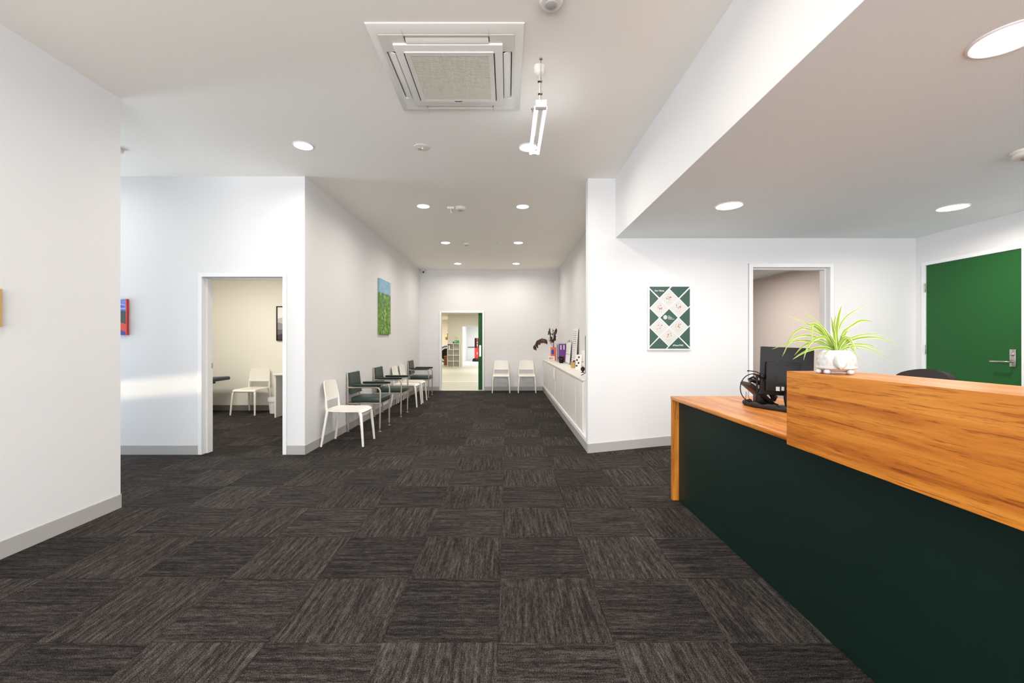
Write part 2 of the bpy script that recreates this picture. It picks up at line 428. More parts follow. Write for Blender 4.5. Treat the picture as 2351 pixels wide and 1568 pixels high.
lf = obj('sliding_leaf', B().box(-.775, -.10, YF+.042, YF+.08, .012, 2.055, .002, 1), 'door', d2, 'green painted sliding leaf, mostly slid into the wall')
obj('flush_pull', B().box(-.752, -.70, YF+.036, YF+.042, .90, 1.20, .002, 1).box(-.735, -.717, YF+.034, YF+.036, .95, .99), 'steel', lf)
obj('threshold_trim', B().box(-1.756, -.665, YF-.02, YF+.12, 0, .006), 'strip', d2)
d3 = door_frame('door_3', 2.858, 3.756, YN, YN+.13, 2.163)
# green reception door in the right-hand wall
d4b = B(); d4b.box(4.748, 4.9, 3.92, 3.965, 0, 2.205, .002, 1).box(4.748, 4.9, 4.88, 4.925, 0, 2.205, .002, 1).box(4.748, 4.9, 3.965, 4.88, 2.163, 2.205, .002, 1)
d4 = struct('door_4', d4b, 'frame')
leaf = obj('door_leaf', B().box(4.762, 4.802, 3.968, 4.877, .01, 2.160, .002, 1), 'door', d4, 'flat green painted door leaf')
hp = obj('handle_plate', B().box(4.752, 4.762, 4.012, 4.062, 1.062, 1.226, .003, 2), 'steel', leaf)
b = B().tube([(4.752, 4.037, 1.108), (4.702, 4.037, 1.108), (4.698, 4.045, 1.108), (4.698, 4.17, 1.108), (4.705, 4.18, 1.108)], .009, 10)
obj('door_handle', b, 'steel', leaf)
b = B(); b.lathe([(0, 0), (.017, 0), (.017, .008), (.009, .012), (0, .012)], n=16); 
for v in b.bm.verts: v.co = Vector((4.752-v.co.z, 4.037+v.co.x, 1.18+v.co.y))
obj('lock_cylinder', b, 'steel', leaf)
for z in (1.86, 1.16):
    obj('hinge', B().box(4.744, 4.752, 4.872, 4.892, z, z+.1, .001, 1).tube([(4.742, 4.88, z), (4.742, 4.88, z+.1)], .006, 8), 'steel', leaf)

# window at the end of the passage with an unseen blind added to shape the light band
wn = struct('window_1', B().box(-7.56, -7.5, 3.62, 3.67, .33, 2.75).box(-7.56, -7.5, 4.81, 4.86, .33, 2.75).box(-7.56, -7.5, 3.67, 4.81, .33, .38).box(-7.56, -7.5, 3.67, 4.81, 2.70, 2.75), 'frame')
obj('light_band_blind', B().box(-7.497, -7.49, 3.63, 4.85, .585, 2.74).box(-7.503, -7.486, 3.63, 4.85, .575, .59), 'white', wn)
# unseen glazed shopfront assumed behind the camera, backing the fill lamp
struct('window_2', B().box(-2.95, -2.88, -3.58, -3.52, .12, 3.1).box(1.12, 1.2, -3.58, -3.52, .12, 3.1).box(-.95, -.88, -3.58, -3.52, .12, 3.1).box(-2.88, 1.12, -3.58, -3.52, .12, .2).box(-2.88, 1.12, -3.58, -3.52, 3.0, 3.1), 'frame')

# consulting room behind door_1
struct('wall_consult_back', B().box(-7.0, XL-.12, 8.10, 8.2, -.02, 2.7), 'cream')
struct('wall_consult_left', B().box(-7.1, -7.0, YD+.14, 8.2, -.02, 2.7), 'cream')
struct('wall_consult_right', B().box(XL-.14, XL-.121, YD+.14, 8.1, -.02, 2.7), 'cream')
struct('ceiling_consult', B().box(-7.0, XL-.12, YD+.14, 8.2, 2.70, 2.78), 'ceil')
skirt('baseboard_consult', -7.0, XL-.14, 8.09, 8.10, .10, 'skirt2')
# back office behind door_3
struct('wall_office_right', B().box(4.74, 4.9, YN+.13, 10.5, -.02, 2.47), 'pink')
struct('wall_office_back', B().box(1.5, 4.9, 10.5, 10.6, -.02, 2.47), 'pink')
struct('wall_office_left', B().box(1.501, 1.6, YN+.13, 10.5, -.02, 2.47), 'pink')
struct('ceiling_office', B().box(1.5, 4.74, YN+.13, 10.5, 2.47, 2.52), 'ceil2')
gb = B()
for k in range(6): gb.box(1.6+.6*k, 1.622+.6*k, YN+.13, 10.5, 2.463, 2.47)
for k in range(9): gb.box(1.6, 4.74, YN+.5+.6*k, YN+.522+.6*k, 2.463, 2.47)
struct('trim_2', gb, 'frame')
struct('floor_office', B().box(1.5, 4.9, YN+.13, 10.6, -.1, 0), 'carpet')
# gym beyond the sliding door
struct('floor_gym', B().box(-6.5, 3.0, YF+.0, 32, -.1, .0), 'vinyl')
struct('trim_3', B().box(-6.0, 2.9, 13.68, 13.9, 0, .004), 'strip')
struct('ceiling_gym', B().box(-6.5, 3.0, YF+.12, 32, 2.7, 2.8), 'ceil')
struct('wall_gym', B().box(-3.06, -2.36, 22.0, 22.12, 0, 2.7).box(-2.36, -.4, 22.0, 22.12, 2.08, 2.7).box(-.4, 3.0, 22.0, 22.12, 0, 2.7).box(-3.06, -2.94, 22.12, 31, 0, 2.7), 'cream')
struct('wall_gym_left', B().box(-6.5, -6.4, YF+.12, 32, 0, 2.7), 'cream')
struct('wall_gym_right', B().box(2.9, 3.0, YF+.12, 22, 0, 2.7), 'cream')
struct('wall_gym_far', B().box(-6.5, -3.06, 28.0, 28.1, 0, 2.7), 'cream')
struct('wall_walking_room', B().box(-2.94, 3.0, 30.6, 30.7, 0, 2.7).box(-2.93, -2.85, 22.13, 30.6, 0, 2.7).box(2.9, 3.0, 22.13, 30.6, 0, 2.7), 'wall')
door_frame('door_5', -2.30, -.45, 22.0, 22.12, 2.06, .06, .015, 'frame', False)

# ================================================================== CEILING FITTINGS
def downlight(x, y, z, r, label, group, power):
    t = thing('downlight', label, 'downlight', (x, y, z), 0, group)
    obj('trim_ring', B().lathe([(r+.014, 0), (r+.014, -.004), (r+.006, -.008), (r, -.006), (r, -.003), (r*.98, 0)], n=32), 'frame', t)
    obj('diffuser', B().lathe([(0, -.005), (r*.7, -.0045), (r, -.003)], n=32), 'glow', t)
    lamp('downlight_beam', 'AREA', (x, y, z-.012), power, WARM, r*2, spread=165)
rows = [(-1.98, 4.16, 'over the left waiting side, first in front of the consulting room'), (.204, 4.196, 'right behind the hanging batten light'),
        (-1.18, 6.02, 'second row on the left, nearer the round detector with a bracket'), (.2145, 6.037, 'second row on the right'),
        (-1.19, 8.244, 'third row on the left'), (.209, 8.244, 'third row on the right'),
        (-1.21, 10.455, 'last on the left before the far wall'), (.212, 10.455, 'last on the right before the far wall')]
for x, y, l in rows: downlight(x, y, CH, .083, 'round white lit downlight, '+l, 'corridor downlights', DOWN_W)
downlight(1.966, 3.804, LC, .105, 'round lit downlight above desk end, nearest the values poster', 'reception downlights', DOWN_RW)
downlight(4.0, 3.854, LC, .105, 'round lit downlight nearest the green hinged door', 'reception downlights', DOWN_RW)
downlight(1.99, 1.705, LC, .105, 'large bright downlight at top right corner over the counter', 'reception downlights', DOWN_RW)
for x, y, l in ((-4.6, 4.15, 'in the side passage nearer the door'), (-6.3, 4.15, 'in the side passage nearer its window'), (-1.98, 1.2, 'over the left entrance side'), (.2, 1.9, 'over the middle of the entrance'), (.2, -1.6, 'behind the entrance middle')):  # unseen downlights added to brighten the passage and entrance
    downlight(x, y, CH, .083, 'unseen downlight added as fill '+l, 'added fill downlights', DOWN_W*(.32 if x < -4 else 1))
def detector(x, y, z, r, h, label, slots=True):
    t = thing('smoke_detector', label, 'detector', (x, y, z))
    obj('base', B().lathe([(0, 0), (r, 0), (r, -h*.35), (r*.96, -h*.4), (0, -h*.4)], n=28), 'acw', t)
    obj('cover', B().lathe([(0, -h*.4), (r*.9, -h*.4), (r*.93, -h*.8), (r*.8, -h), (0, -h)], n=28), 'acw', t)
    if slots: obj('sensor_grille', B().lathe([(r*.45, -h), (r*.45, -h*1.15), (r*.3, -h*1.25), (0, -h*1.25)], n=20), 'skirt', t)
    return t
detector(-.668, 6.096, CH, .085, .035, 'round white detector beside small bracket between second row of downlights')
detector(-.794, 8.32, CH, .065, .035, 'small round white detector between third row of downlights')
detector(.24, 2.36, CH, .07, .045, 'white round detector cut by the top edge above the hanging light')
detector(-3.85, 4.22, CH, .06, .04, 'small white detector peeking past the left wall corner')
detector(3.29, 2.70, LC, .085, .045, 'round white detector on the reception ceiling')
t = thing('emergency_light', 'round white flush emergency light with tiny green led near the air conditioner', 'ceiling light', (-.839, 4.196, CH))
obj('housing', B().lathe([(.075, 0), (.075, -.004), (.06, -.009), (0, -.012)], n=28), 'acw', t)
obj('lens', B().lathe([(.018, -.011), (.016, -.018), (0, -.022)], (-.02, 0, 0), n=14), 'skirt', t)
obj('indicator', B().ball((.008, -.008, -.013), .005), 'led', t)
t = thing('emergency_light', 'tiny flush round emergency light beside right third-row downlight', 'ceiling light', (-.176, 8.24, CH))
obj('housing', B().lathe([(.055, 0), (.055, -.003), (.04, -.006), (0, -.008)], n=24), 'acw', t)
obj('indicator', B().ball((0, 0, -.009), .006), 'yellow', t)
t = thing('ceiling_bracket', 'small white bracket with stub arm beside the corridor detector', 'bracket', (-.80, 6.06, CH))
obj('plate', B().box(-.05, .05, -.02, .02, -.03, 0, .003, 1), 'acw', t)
obj('arm', B().tube([(0, 0, -.03), (.0, .0, -.07), (.01, .01, -.085)], .006, 8), 'acw', t)
t = thing('security_camera', 'small white ball security camera with black lens in far left corner', 'camera', (-2.22, 11.30, CH))
obj('mount', B().lathe([(0, 0), (.045, 0), (.045, -.015), (.02, -.03), (0, -.03)], n=20), 'acw', t)
obj('ball', B().ball((0, 0, -.07), .05), 'acw', t)
obj('lens', B().ball((.012, -.032, -.077), .027), 'gloss', t)

# air conditioner cassette ------------------------------------------
t = thing('ceiling_air_conditioner', 'square white cassette air conditioner with ribbed centre grille set in the ceiling', 'air conditioner', (-.375, 3.03, CH))
R = .477; b = B()
def ring(b, r0, z0, r1, z1):
    a = [b.bm.verts.new((x*r0, y*r0, z0)) for x, y in ((-1,-1), (1,-1), (1,1), (-1,1))]; c = [b.bm.verts.new((x*r1, y*r1, z1)) for x, y in ((-1,-1), (1,-1), (1,1), (-1,1))]
    for k in range(4): b.bm.faces.new((a[k], a[(k+1) % 4], c[(k+1) % 4], c[k]))
ring(b, R, 0, R, -.006); ring(b, R, -.006, R-.006, -.010); ring(b, R-.006, -.010, R-.045, -.030); ring(b, R-.045, -.030, R-.06, -.031)
bmesh.ops.remove_doubles(b.bm, verts=b.bm.verts, dist=1e-5)
obj('outer_frame', b, 'acw', t)
b = B()
for k in range(4):
    rm = Matrix.Rotation(k*PI/2, 4, 'Z')
    q = B()
    q.box(-.417, .405, -.417, -.405, -.033, -.005)                 # outer lip of slot
    q.box(-.405, -.265, -.405, -.345, -.033, -.005); q.box(.265, .345, -.405, -.345, -.033, -.005)
    for v in q.bm.verts: v.co = rm @ v.co
    me = q.mesh('x'); b.bm.from_mesh(me)
parts('corner_panel', b, 'acw', t)
obj('air_duct', B().box(-.41, .41, -.41, .41, -.008, -.002), 'dark', t)
for k in range(4):
    q = B(); q.box(-.258, .258, -.026, .026, -.0035, .0035, .003, 2, Matrix.Rotation(-.35, 3, 'X'))
    o = obj('louvre', q, 'acw', t); a = k*PI/2
    o.location = Matrix.Rotation(a, 3, 'Z') @ Vector((0, -.374, -.030)); o.rotation_euler = (0, 0, a)
ip = B(); ip.box(-.345, .345, -.345, .345, -.046, -.020, .004, 2)
ip = obj('inner_panel', ip, 'acw', t)
fr = B()
for k in range(4):
    q = B(); q.box(-.285, .252, -.285, -.252, -.053, -.044)
    for v in q.bm.verts: v.co = Matrix.Rotation(k*PI/2, 4, 'Z') @ v.co
    me = q.mesh('x'); fr.bm.from_mesh(me)
stuffed(obj('grille_frame', fr, 'acw', t))
sl = B()
for k in range(44):
    y = -.25+.5*(k+.5)/44; sl.box(-.252, .252, y-.0038, y+.0038, -.052, -.047)
for x in (-.085, .085): sl.box(x-.003, x+.003, -.25, .25, -.0505, -.046)
obj('filter', B().box(-.252, .252, -.252, .252, -.0468, -.046), 'skirt', t)  # darker sheet standing in for the shade between the ribs
g = obj('grille', sl, 'acg', t); g['kind'] = 'stuff'
gap = B()
for s in (-1, 1): gap.box(s*.290-.003, s*.290+.003, -.27, .27, -.0475, -.0455)
parts('hinge_gap', gap, 'dark', t)
obj('brand_mark', B().prism([(-.03, .272), (-.026, .266), (.012, .268), (.026, .264), (.03, .272), (.02, .270), (.012, .276)], 'z', -.0545, -.053), 'ink', t)
seam = B()
for s in (-1, 1):
    seam.box(s*.262-.0008, s*.262+.0008, -.47, -.35, -.0335, -.0325); seam.box(s*.262-.0008, s*.262+.0008, .35, .47, -.0335, -.0325)
parts('panel_seam', seam, 'skirt', t)

# hanging batten light ----------------------------------------------
t = thing('hanging_batten_light', 'slim twin-strip light fitting hung on chains from the ceiling', 'pendant light', (.225, 2.88, CH))
obj('ceiling_cup', B().lathe([(0, 0), (.042, 0), (.042, -.02), (.036, -.045), (.02, -.06), (0, -.062)], (-.005, .09, 0), n=24), 'acw', t)
parts('hook', B().lathe([(.012, 0), (.012, -.008), (.004, -.014), (.004, -.03), (0, -.03)], (0, .0, 0), n=12).lathe([(.012, 0), (.012, -.008), (.004, -.014), (.004, -.03), (0, -.03)], (-.02, .62, 0), n=12), 'steel', t)
b = B()
for (cx, cy, zt) in ((0, 0, -.02), (-.012, .6, -.02)):
    for k in range(12):
        z = zt-.0215*k; c = []
        for a in range(9):
            th = 2*PI*a/8; p = (.005*math.cos(th), 0, .012*math.sin(th)) if k % 2 else (0, .005*math.cos(th), .012*math.sin(th))
            c.append((cx+p[0], cy+p[1], z-.012+p[2]))
        b.tube(c, .0014, 5, False)
stuffed(obj('chain', b, 'steel', t))
obj('power_cord', B().tube([(-.005, .09, -.06), (-.006, .05, -.12), (-.008, .02, -.22), (-.006, .015, -.30)], .0045, 8), 'acw', t)
parts('cable_tie', B().box(-.018, .010, .035, .049, -.135, -.128).box(-.018, .010, .008, .022, -.235, -.228), 'black', t)
obj('end_cap', B().box(-.036, .040, 0, .045, -.325, -.275, .004, 2), 'acw', t)
obj('led_indicator', B().ball((.0, -.002, -.287), .0035, u=8, v=6), 'led', t)
obj('gear_tray', B().box(-.022, .026, .045, .42, -.318, -.285, .003, 1), 'acw', t)
for s in (-1, 1):
    obj('light_strip', B().prism([(.002+s*.020, -.323), (.002+s*.040, -.323), (.002+s*.044, -.300), (.002+s*.034, -.285), (.002+s*.022, -.290)], 'y', .045, .74), 'glowc', t)
obj('cross_rail', B().box(-.04, .044, .735, .755, -.32, -.29, .003, 1), 'acw', t)

# ================================================================== WHITE STACKING CHAIRS
def white_chair(label, group, loc, rz):
    t = thing('stacking_chair', label, 'chair', loc, rz, group)
    def seat(u, v):
        k = math.sqrt(1-.10*v*v); q = math.sqrt(1-.10*u*u)
        y = .235*v*q; x = (.215-.008*(v < 0)*(-v))*u*k
        z = .447-.010*(1-u*u)*(1-v*v)-(.030*max(0, (v-.72)/.28)**2)+.006*max(0, -v)
        return (x, y+.012, z)
    obj('seat', B().sheet(seat, 18, 18, .022), 'plastic', t)
    def back(u, v):
        w = (.205-.022*(v+1)/2)*math.sqrt(1-.14*max(0, v)**4-.04*min(0, v)**4)
        z = .68+.122*v*math.sqrt(1-.12*u**4); y = -.222-.020*(v+1)+.022*u*u
        return (-u*w, y, z)
    obj('backrest', B().sheet(back, 16, 12, .014), 'plastic', t)
    for s in (-1, 1):
        obj('back_post', B().tube([(s*.192, -.20, .43), (s*.197, -.210, .50), (s*.196, -.212, .58), (s*.188, -.222, .66)], [.017, .015, .013, .008], 10), 'plastic', t)
        obj('leg', B().tube([(s*.186, .208, .412), (s*.20, .224, .375), (s*.215, .245, .15), (s*.222, .257, 0)], [.022, .019, .0155, .0135], 10), 'plastic', t)
        obj('leg', B().tube([(s*.190, -.195, .44), (s*.197, -.205, .38), (s*.212, -.238, .15), (s*.222, -.262, 0)], [.020, .018, .015, .0135], 10), 'plastic', t)
    return t
wc = white_chair('white plastic stacking chair nearest the camera along the left corridor wall', 'white plastic chairs', (-2.04, 5.52, 0), -PI/2)
for l, x, y, r in (('white plastic chair right behind the second green armchair', -2.045, 8.69, -PI/2),
                   ('white plastic chair just before the farthest green armchair', -2.045, 9.28, -PI/2),
                   ('white plastic chair against far wall, nearer the sliding green door', -.162, 11.09, PI),
                   ('white plastic chair against far wall, nearer the low white cabinets', .497, 11.09, PI),
                   ('white plastic chair seen through the consulting room doorway', -4.645, 7.80, PI-.05)):
    dup(wc, None, (x, y, 0), r, l)
# ================================================================== GREEN ARMCHAIRS
def arm_chair(label, loc, rz):
    t = thing('clinic_armchair', label, 'armchair', loc, rz, 'green padded armchairs')
    obj('seat', B().box(-.225, .225, -.20, .25, .415, .492, .014, 3), 'vinylg', t)
    def back(u, v): return (-u*.208, -.205-.018*v-.008*(1-u*u), .69+.155*v)
    bk = obj('backrest', B().sheet(back, 10, 8, .030), 'vinylg', t)
    def hoop(s):
        p = [(s*.243, .225, .05), (s*.243, .232, .45), (s*.243, .232, .57)]
        for k in range(1, 7):
            a = k*PI/12; p.append((s*.243, .232-.07*(1-math.cos(a)), .57+.07*math.sin(a)))
        return p
    for s in (-1, 1):
        q = obj('leg', B().tube(hoop(s)+[(s*.243, 0, .64), (s*.243, -.235, .635)], .0125, 10), 'tube', t)
        obj('foot', B().tube([(s*.243, .225, .008), (s*.243, .225, .06)], .009, 8).lathe([(0, 0), (.022, 0), (.022, .005), (.012, .010), (0, .010)], (s*.243, .225, 0), n=16), 'steel', q)
        q = obj('leg', B().tube([(s*.243, -.232, .05), (s*.243, -.235, .45), (s*.240, -.238, .60), (s*.232, -.242, .72), (s*.222, -.252, .85)], .0125, 10), 'tube', t)
        obj('foot', B().tube([(s*.243, -.232, .008), (s*.243, -.232, .06)], .009, 8).lathe([(0, 0), (.022, 0), (.022, .005), (.012, .010), (0, .010)], (s*.243, -.232, 0), n=16), 'steel', q)
        def pad(u, v, s=s):
            w = .030*math.sqrt(max(.02, 1-.75*max(0, v)**6-.75*max(0, -v)**6))
            return (s*.243+u*w, .03+.215*v, .682-.008*u*u-.010*max(0, abs(v)-.8)*5*.6)
        obj('armrest', B().sheet(pad, 6, 16, .030), 'vinylg', t)
        obj('side_rail', B().tube([(s*.240, -.232, .405), (s*.240, .228, .405)], .010, 8), 'tube', t)
    parts('cross_rail', B().tube([(-.24, .226, .402), (.24, .226, .402)], .010, 8).tube([(-.24, -.232, .402), (.24, -.232, .402)], .010, 8), 'tube', t)
    obj('back_rail', B().tube([(-.228, -.249, .76), (.228, -.249, .76)], .008, 8), 'tube', t)
    return t
ga = arm_chair('green padded armchair with metal arms nearest the camera', (-2.065, 6.43, 0), -PI/2)
dup(ga, None, (-2.065, 7.65, 0), -PI/2, 'middle green padded armchair, between nearest one and the white chairs')
dup(ga, None, (-2.065, 10.23, 0), -PI/2, 'farthest green padded armchair, beside the far wall')

# ================================================================== ARTWORK ON WALLS
def art_mat(name, fn):
    m = mat(name, (1, 1, 1), .5, bump=(120, .3)); n = m.node_tree; b = n.nodes['Principled BSDF']
    tc = n.nodes.new('ShaderNodeTexCoord'); fn(n, b, tc); return m
def f_landscape(n, b, tc):
    sx = n.nodes.new('ShaderNodeSeparateXYZ'); n.links.new(tc.outputs['Generated'], sx.inputs[0])
    mp = n.nodes.new('ShaderNodeMapping'); mp.inputs['Scale'].default_value = (6, 6, 14); n.links.new(tc.outputs['Generated'], mp.inputs[0])
    ns = n.nodes.new('ShaderNodeTexNoise'); ns.inputs['Scale'].default_value = 1.2; ns.inputs['Detail'].default_value = 8; ns.inputs['Roughness'].default_value = .72; ns.inputs['Distortion'].default_value = .25
    n.links.new(mp.outputs[0], ns.inputs[0])
    g = ramp(n, ns.outputs['Fac'], [(.30, lin(30, 66, 38)), (.42, lin(52, 110, 42)), (.52, lin(96, 150, 50)), (.60, lin(176, 192, 70)), (.68, lin(214, 218, 170))])
    s = ramp(n, ns.outputs['Fac'], [(.3, lin(104, 158, 196)), (.7, lin(160, 196, 214))])
    dk = ramp(n, sx.outputs['Z'], [(.0, (1, 1, .7, 1)), (.35, (1.0, 1.0, .8, 1)), (.6, (.8, .86, .9, 1)), (.75, (.75, .8, .95, 1))])
    mm = n.nodes.new('ShaderNodeMixRGB'); mm.blend_type = 'MULTIPLY'; mm.inputs[0].default_value = 1
    n.links.new(g.outputs[0], mm.inputs[1]); n.links.new(dk.outputs[0], mm.inputs[2])
    sel = ramp(n, sx.outputs['Z'], [(.735, (0, 0, 0, 1)), (.765, (1, 1, 1, 1))])
    mx = n.nodes.new('ShaderNodeMixRGB'); n.links.new(sel.outputs[0], mx.inputs[0]); n.links.new(mm.outputs[0], mx.inputs[1]); n.links.new(s.outputs[0], mx.inputs[2])
    n.links.new(mx.outputs[0], b.inputs['Base Color'])
t = thing('landscape_painting', 'tall unframed canvas of green yellow foliage under blue sky on left corridor wall', 'painting', (XL, 8.065, 1.94))
obj('canvas', B().box(.004, .038, -.355, .355, -.505, .505, .003, 1), art_mat('foliage_painting', f_landscape), t)
def f_abstract(n, b, tc):
    sx = n.nodes.new('ShaderNodeSeparateXYZ'); n.links.new(tc.outputs['Generated'], sx.inputs[0])
    mp = n.nodes.new('ShaderNodeMapping'); mp.inputs['Scale'].default_value = (2, 2, 14); n.links.new(tc.outputs['Generated'], mp.inputs[0])
    ns = n.nodes.new('ShaderNodeTexNoise'); ns.inputs['Scale'].default_value = 1.5; n.links.new(mp.outputs[0], ns.inputs[0])
    sky = ramp(n, ns.outputs['Fac'], [(.38, lin(50, 70, 190)), (.5, lin(110, 140, 210)), (.62, lin(190, 170, 200))])
    # wavy layer height
    wv = n.nodes.new('ShaderNodeMath'); wv.operation = 'MULTIPLY_ADD'; wv.inputs[1].default_value = .45
    n.links.new(sx.outputs['X'], wv.inputs[0]); n.links.new(sx.outputs['Z'], wv.inputs[2])
    a = ramp(n, wv.outputs[0], [(.0, lin(40, 50, 150)), (.52, lin(40, 50, 150)), (.55, lin(214, 60, 36)), (.74, lin(214, 60, 36)), (.76, lin(48, 56, 58))])
    sel = ramp(n, sx.outputs['Z'], [(.66, (0, 0, 0, 1)), (.68, (1, 1, 1, 1))])
    mx = n.nodes.new('ShaderNodeMixRGB'); n.links.new(sel.outputs[0], mx.inputs[0]); n.links.new(a.outputs[0], mx.inputs[1]); n.links.new(sky.outputs[0], mx.inputs[2])
    n.links.new(mx.outputs[0], b.inputs['Base Color'])
t = thing('abstract_painting', 'small canvas of dark hills and red ground under blue sky, half hidden by left wall', 'painting', (-4.62, YD, 1.58))
obj('canvas', B().box(-.27, .258, -.030, -.004, -.205, .205), art_mat('hill_painting', f_abstract), t)
obj('canvas_edge', B().box(.258, .268, -.031, -.004, -.206, .206), 'red', t, 'orange red painted canvas edge')
t = thing('kraft_artwork', 'tan natural canvas edge at the far left of the near wall', 'wall art', (-3.03, 2.2, 1.5))
obj('canvas', B().box(.003, .028, -.35, .352, -.112, .112, .002, 1), 'cork', t)
parts('printed_lines', B().box(.028, .029, .31, .325, .07, .10).box(.028, .029, -.3, .28, -.02, 0), 'ink', t)
t = thing('framed_print', 'black framed print of grey hill layers in the consulting room', 'picture', (-4.08, 8.10, 1.64))
b = B(); b.box(-.27, -.252, -.03, 0, -.325, .325).box(.252, .27, -.03, 0, -.325, .325).box(-.252, .252, -.03, 0, -.325, -.307).box(-.252, .252, -.03, 0, .307, .325)
obj('frame', b, 'black', t)
obj('print', B().box(-.252, .252, -.018, -.004, -.307, .307), 'white', t)
for k, (z, c) in enumerate(((.09, (196, 190, 186)), (0, (150, 146, 146)), (-.10, (110, 106, 110)), (-.2, (66, 58, 62)))):
    m = mat('print_layer', lin(*c), .6)
    pts = [(-.252, -.307)]+[(-.252+.504*i/12, z+.018*math.sin(i*.8+k*1.7)) for i in range(13)]+[(.252, -.307)]
    obj('hill_layer', B().prism(pts, 'y', -.0185-.0006*(k+1), -.018), m, t)

# values poster ------------------------------------------------------
S = 5.0/985/7.125                    # metres per unit of the design grid
t = thing('values_poster', 'white board printed with green and grey diamonds reading Our Values', 'poster', (1.8785, YN, 1.574))
obj('board', B().box(-.249, .249, -.026, -.003, -.375, .375, .004, 2), 'white', t)
def gx(u): return (u-685)*S
def gz(v): return -(v-778)*S
gr = B()
for cx, cy in ((523, 620), (833, 620), (678, 465), (523, 930), (833, 930), (678, 1085)):
    h = 148; gr.prism([(gx(u), gz(v)) for u, v in ((cx-h, cy), (cx, cy-h), (cx+h, cy), (cx, cy+h))], 'y', -.0268, -.026)
for P_ in (((362, 270), (700, 270), (523, 450), (362, 292)), ((690, 310), (727, 270), (1015, 270), (833, 455)), ((850, 465), (1017, 298), (1017, 582), (988, 608)),
           ((842, 775), (1017, 602), (1017, 893), (988, 920)), ((850, 1085), (1017, 912), (1017, 1252)), ((362, 317), (508, 465), (368, 610), (362, 604)),
           ((362, 632), (370, 632), (515, 775), (366, 920), (362, 920)), ((362, 940), (508, 1085), (362, 1238)), ((536, 775), (678, 633), (820, 775), (678, 918)),
           ((523, 1098), (665, 1237), (625, 1280), (362, 1280), (362, 1258)), ((831, 1092), (1017, 1280), (645, 1280))):
    parts('green_panel', (lambda b: b.prism([(gx(u), gz(v)) for u, v in P_], 'y', -.0268, -.026))(B()), 'pgreen', t)
parts('grey_panel', gr, 'pgrey', t)
text('Our Values', 40*S*.84, 'white', t, (gx(443), -.0272, gz(347)), name='title_lettering', bold=.0004)
text('#TeamTNC', 42*S*.83, 'white', t, (gx(741), -.0272, gz(1236)), name='hashtag_lettering', bold=.0004)
for k, s_ in enumerate(('The', 'Neuro', 'Collective')):
    text(s_, 28*S*.87, 'white', t, (gx(662), -.0272, gz(760+22*k)), name='logo_lettering', bold=.0003 if k == 1 else 0)
b = B()
for (r, n) in ((30, 12), (19, 9), (8, 5)):
    for k in range(n):
        a = 2*PI*k/n; u, v = 617+r*math.cos(a), 768+r*1.05*math.sin(a)
        b.prism([(gx(u+6*math.cos(q*PI/3)), gz(v+6*math.sin(q*PI/3))) for q in range(6)], 'y', -.0273, -.0268)
stuffed(obj('logo_mark', b, 'white', t))
cols = [mat('icon_'+nm, lin(*c), .5) for nm, c in (('magenta', (214, 40, 130)), ('yellow', (240, 210, 70)), ('cyan', (120, 210, 220)), ('navy', (60, 50, 120)), ('orange', (236, 140, 80)))]
for ci, (cx, cy) in enumerate(((678, 455), (523, 600), (828, 600), (523, 925), (828, 905), (678, 1065))):
    for q in range(5):
        b = B()
        for _ in range(4):
            u = cx+random.uniform(-40, 40); v = cy+random.uniform(-32, 32); a = random.uniform(4, 9)
            b.prism([(gx(u-a), gz(v+a)), (gx(u+a*random.uniform(.4, 1)), gz(v+a)), (gx(u+a), gz(v-a*.7)), (gx(u-a*.5), gz(v-a))], 'y', -.0273-.0001*q, -.0268)
        stuffed(obj('icon_shape', b, cols[q], t))
    b = B()
    for (dy, wd, hh) in ((-58, 34, 4), (62, 52, 3), (74, 48, 3), (86, 40, 3)):
        u = cx-wd
        while u < cx+wd:
            l = random.uniform(5, 14); b.prism([(gx(u), gz(cy+dy-hh)), (gx(min(u+l, cx+wd)), gz(cy+dy-hh)), (gx(min(u+l, cx+wd)), gz(cy+dy+hh)), (gx(u), gz(cy+dy+hh))], 'y', -.0272, -.0268); u += l+4
    stuffed(obj('small_print', b, 'grey', t))

# ================================================================== RECEPTION DESK
t = thing('reception_desk', 'long reception desk with teak laminate top and dark green front panel', 'desk', (1.34, 3.53, 0))
dk = t
def L(x0, x1, y0, y1, z0, z1, **k): return B().box(x0-1.34, x1-1.34, y0-3.53, y1-3.53, z0, z1, **k)
obj('desktop', L(1.34, 2.16, -.9, 3.53, .822, .852, bev=.006, seg=3), 'wood', t)
obj('end_panel', L(1.345, 2.14, 3.497, 3.529, .004, .822, bev=.002, seg=1), 'woodv', t)
obj('front_panel', L(1.398, 1.416, -.9, 3.497, .004, .822), 'dgreen', t, 'dark green laminate front panel')
obj('inner_panel', L(2.0, 2.018, .6, 3.497, .35, .822), 'wood', t)
obj('cable_grommet', B().lathe([(0, .853), (.03, .853), (.034, .856), (.03, .858), (0, .857)], (.34, -1.58, 0), n=20), 'steel', t)
t = thing('counter_hutch', 'raised teak laminate transaction counter standing on the reception desk', 'counter', (1.33, 2.018, .8165))
def L2(x0, x1, y0, y1, z0, z1, **k): return B().box(x0-1.33, x1-1.33, y0-2.018, y1-2.018, z0-.8165, z1-.8165, **k)
obj('front_board', L2(1.313, 1.338, -.9, 2.018, .8165, 1.1615, bev=.0012, seg=1), 'wood', t)
obj('counter_top', L2(1.3385, 1.60, -.9, 2.018, 1.1365, 1.1615, bev=.0012, seg=1), 'wood', t)
obj('end_board', L2(1.3385, 1.58, 1.992, 2.016, .853, 1.136), 'wood', t)

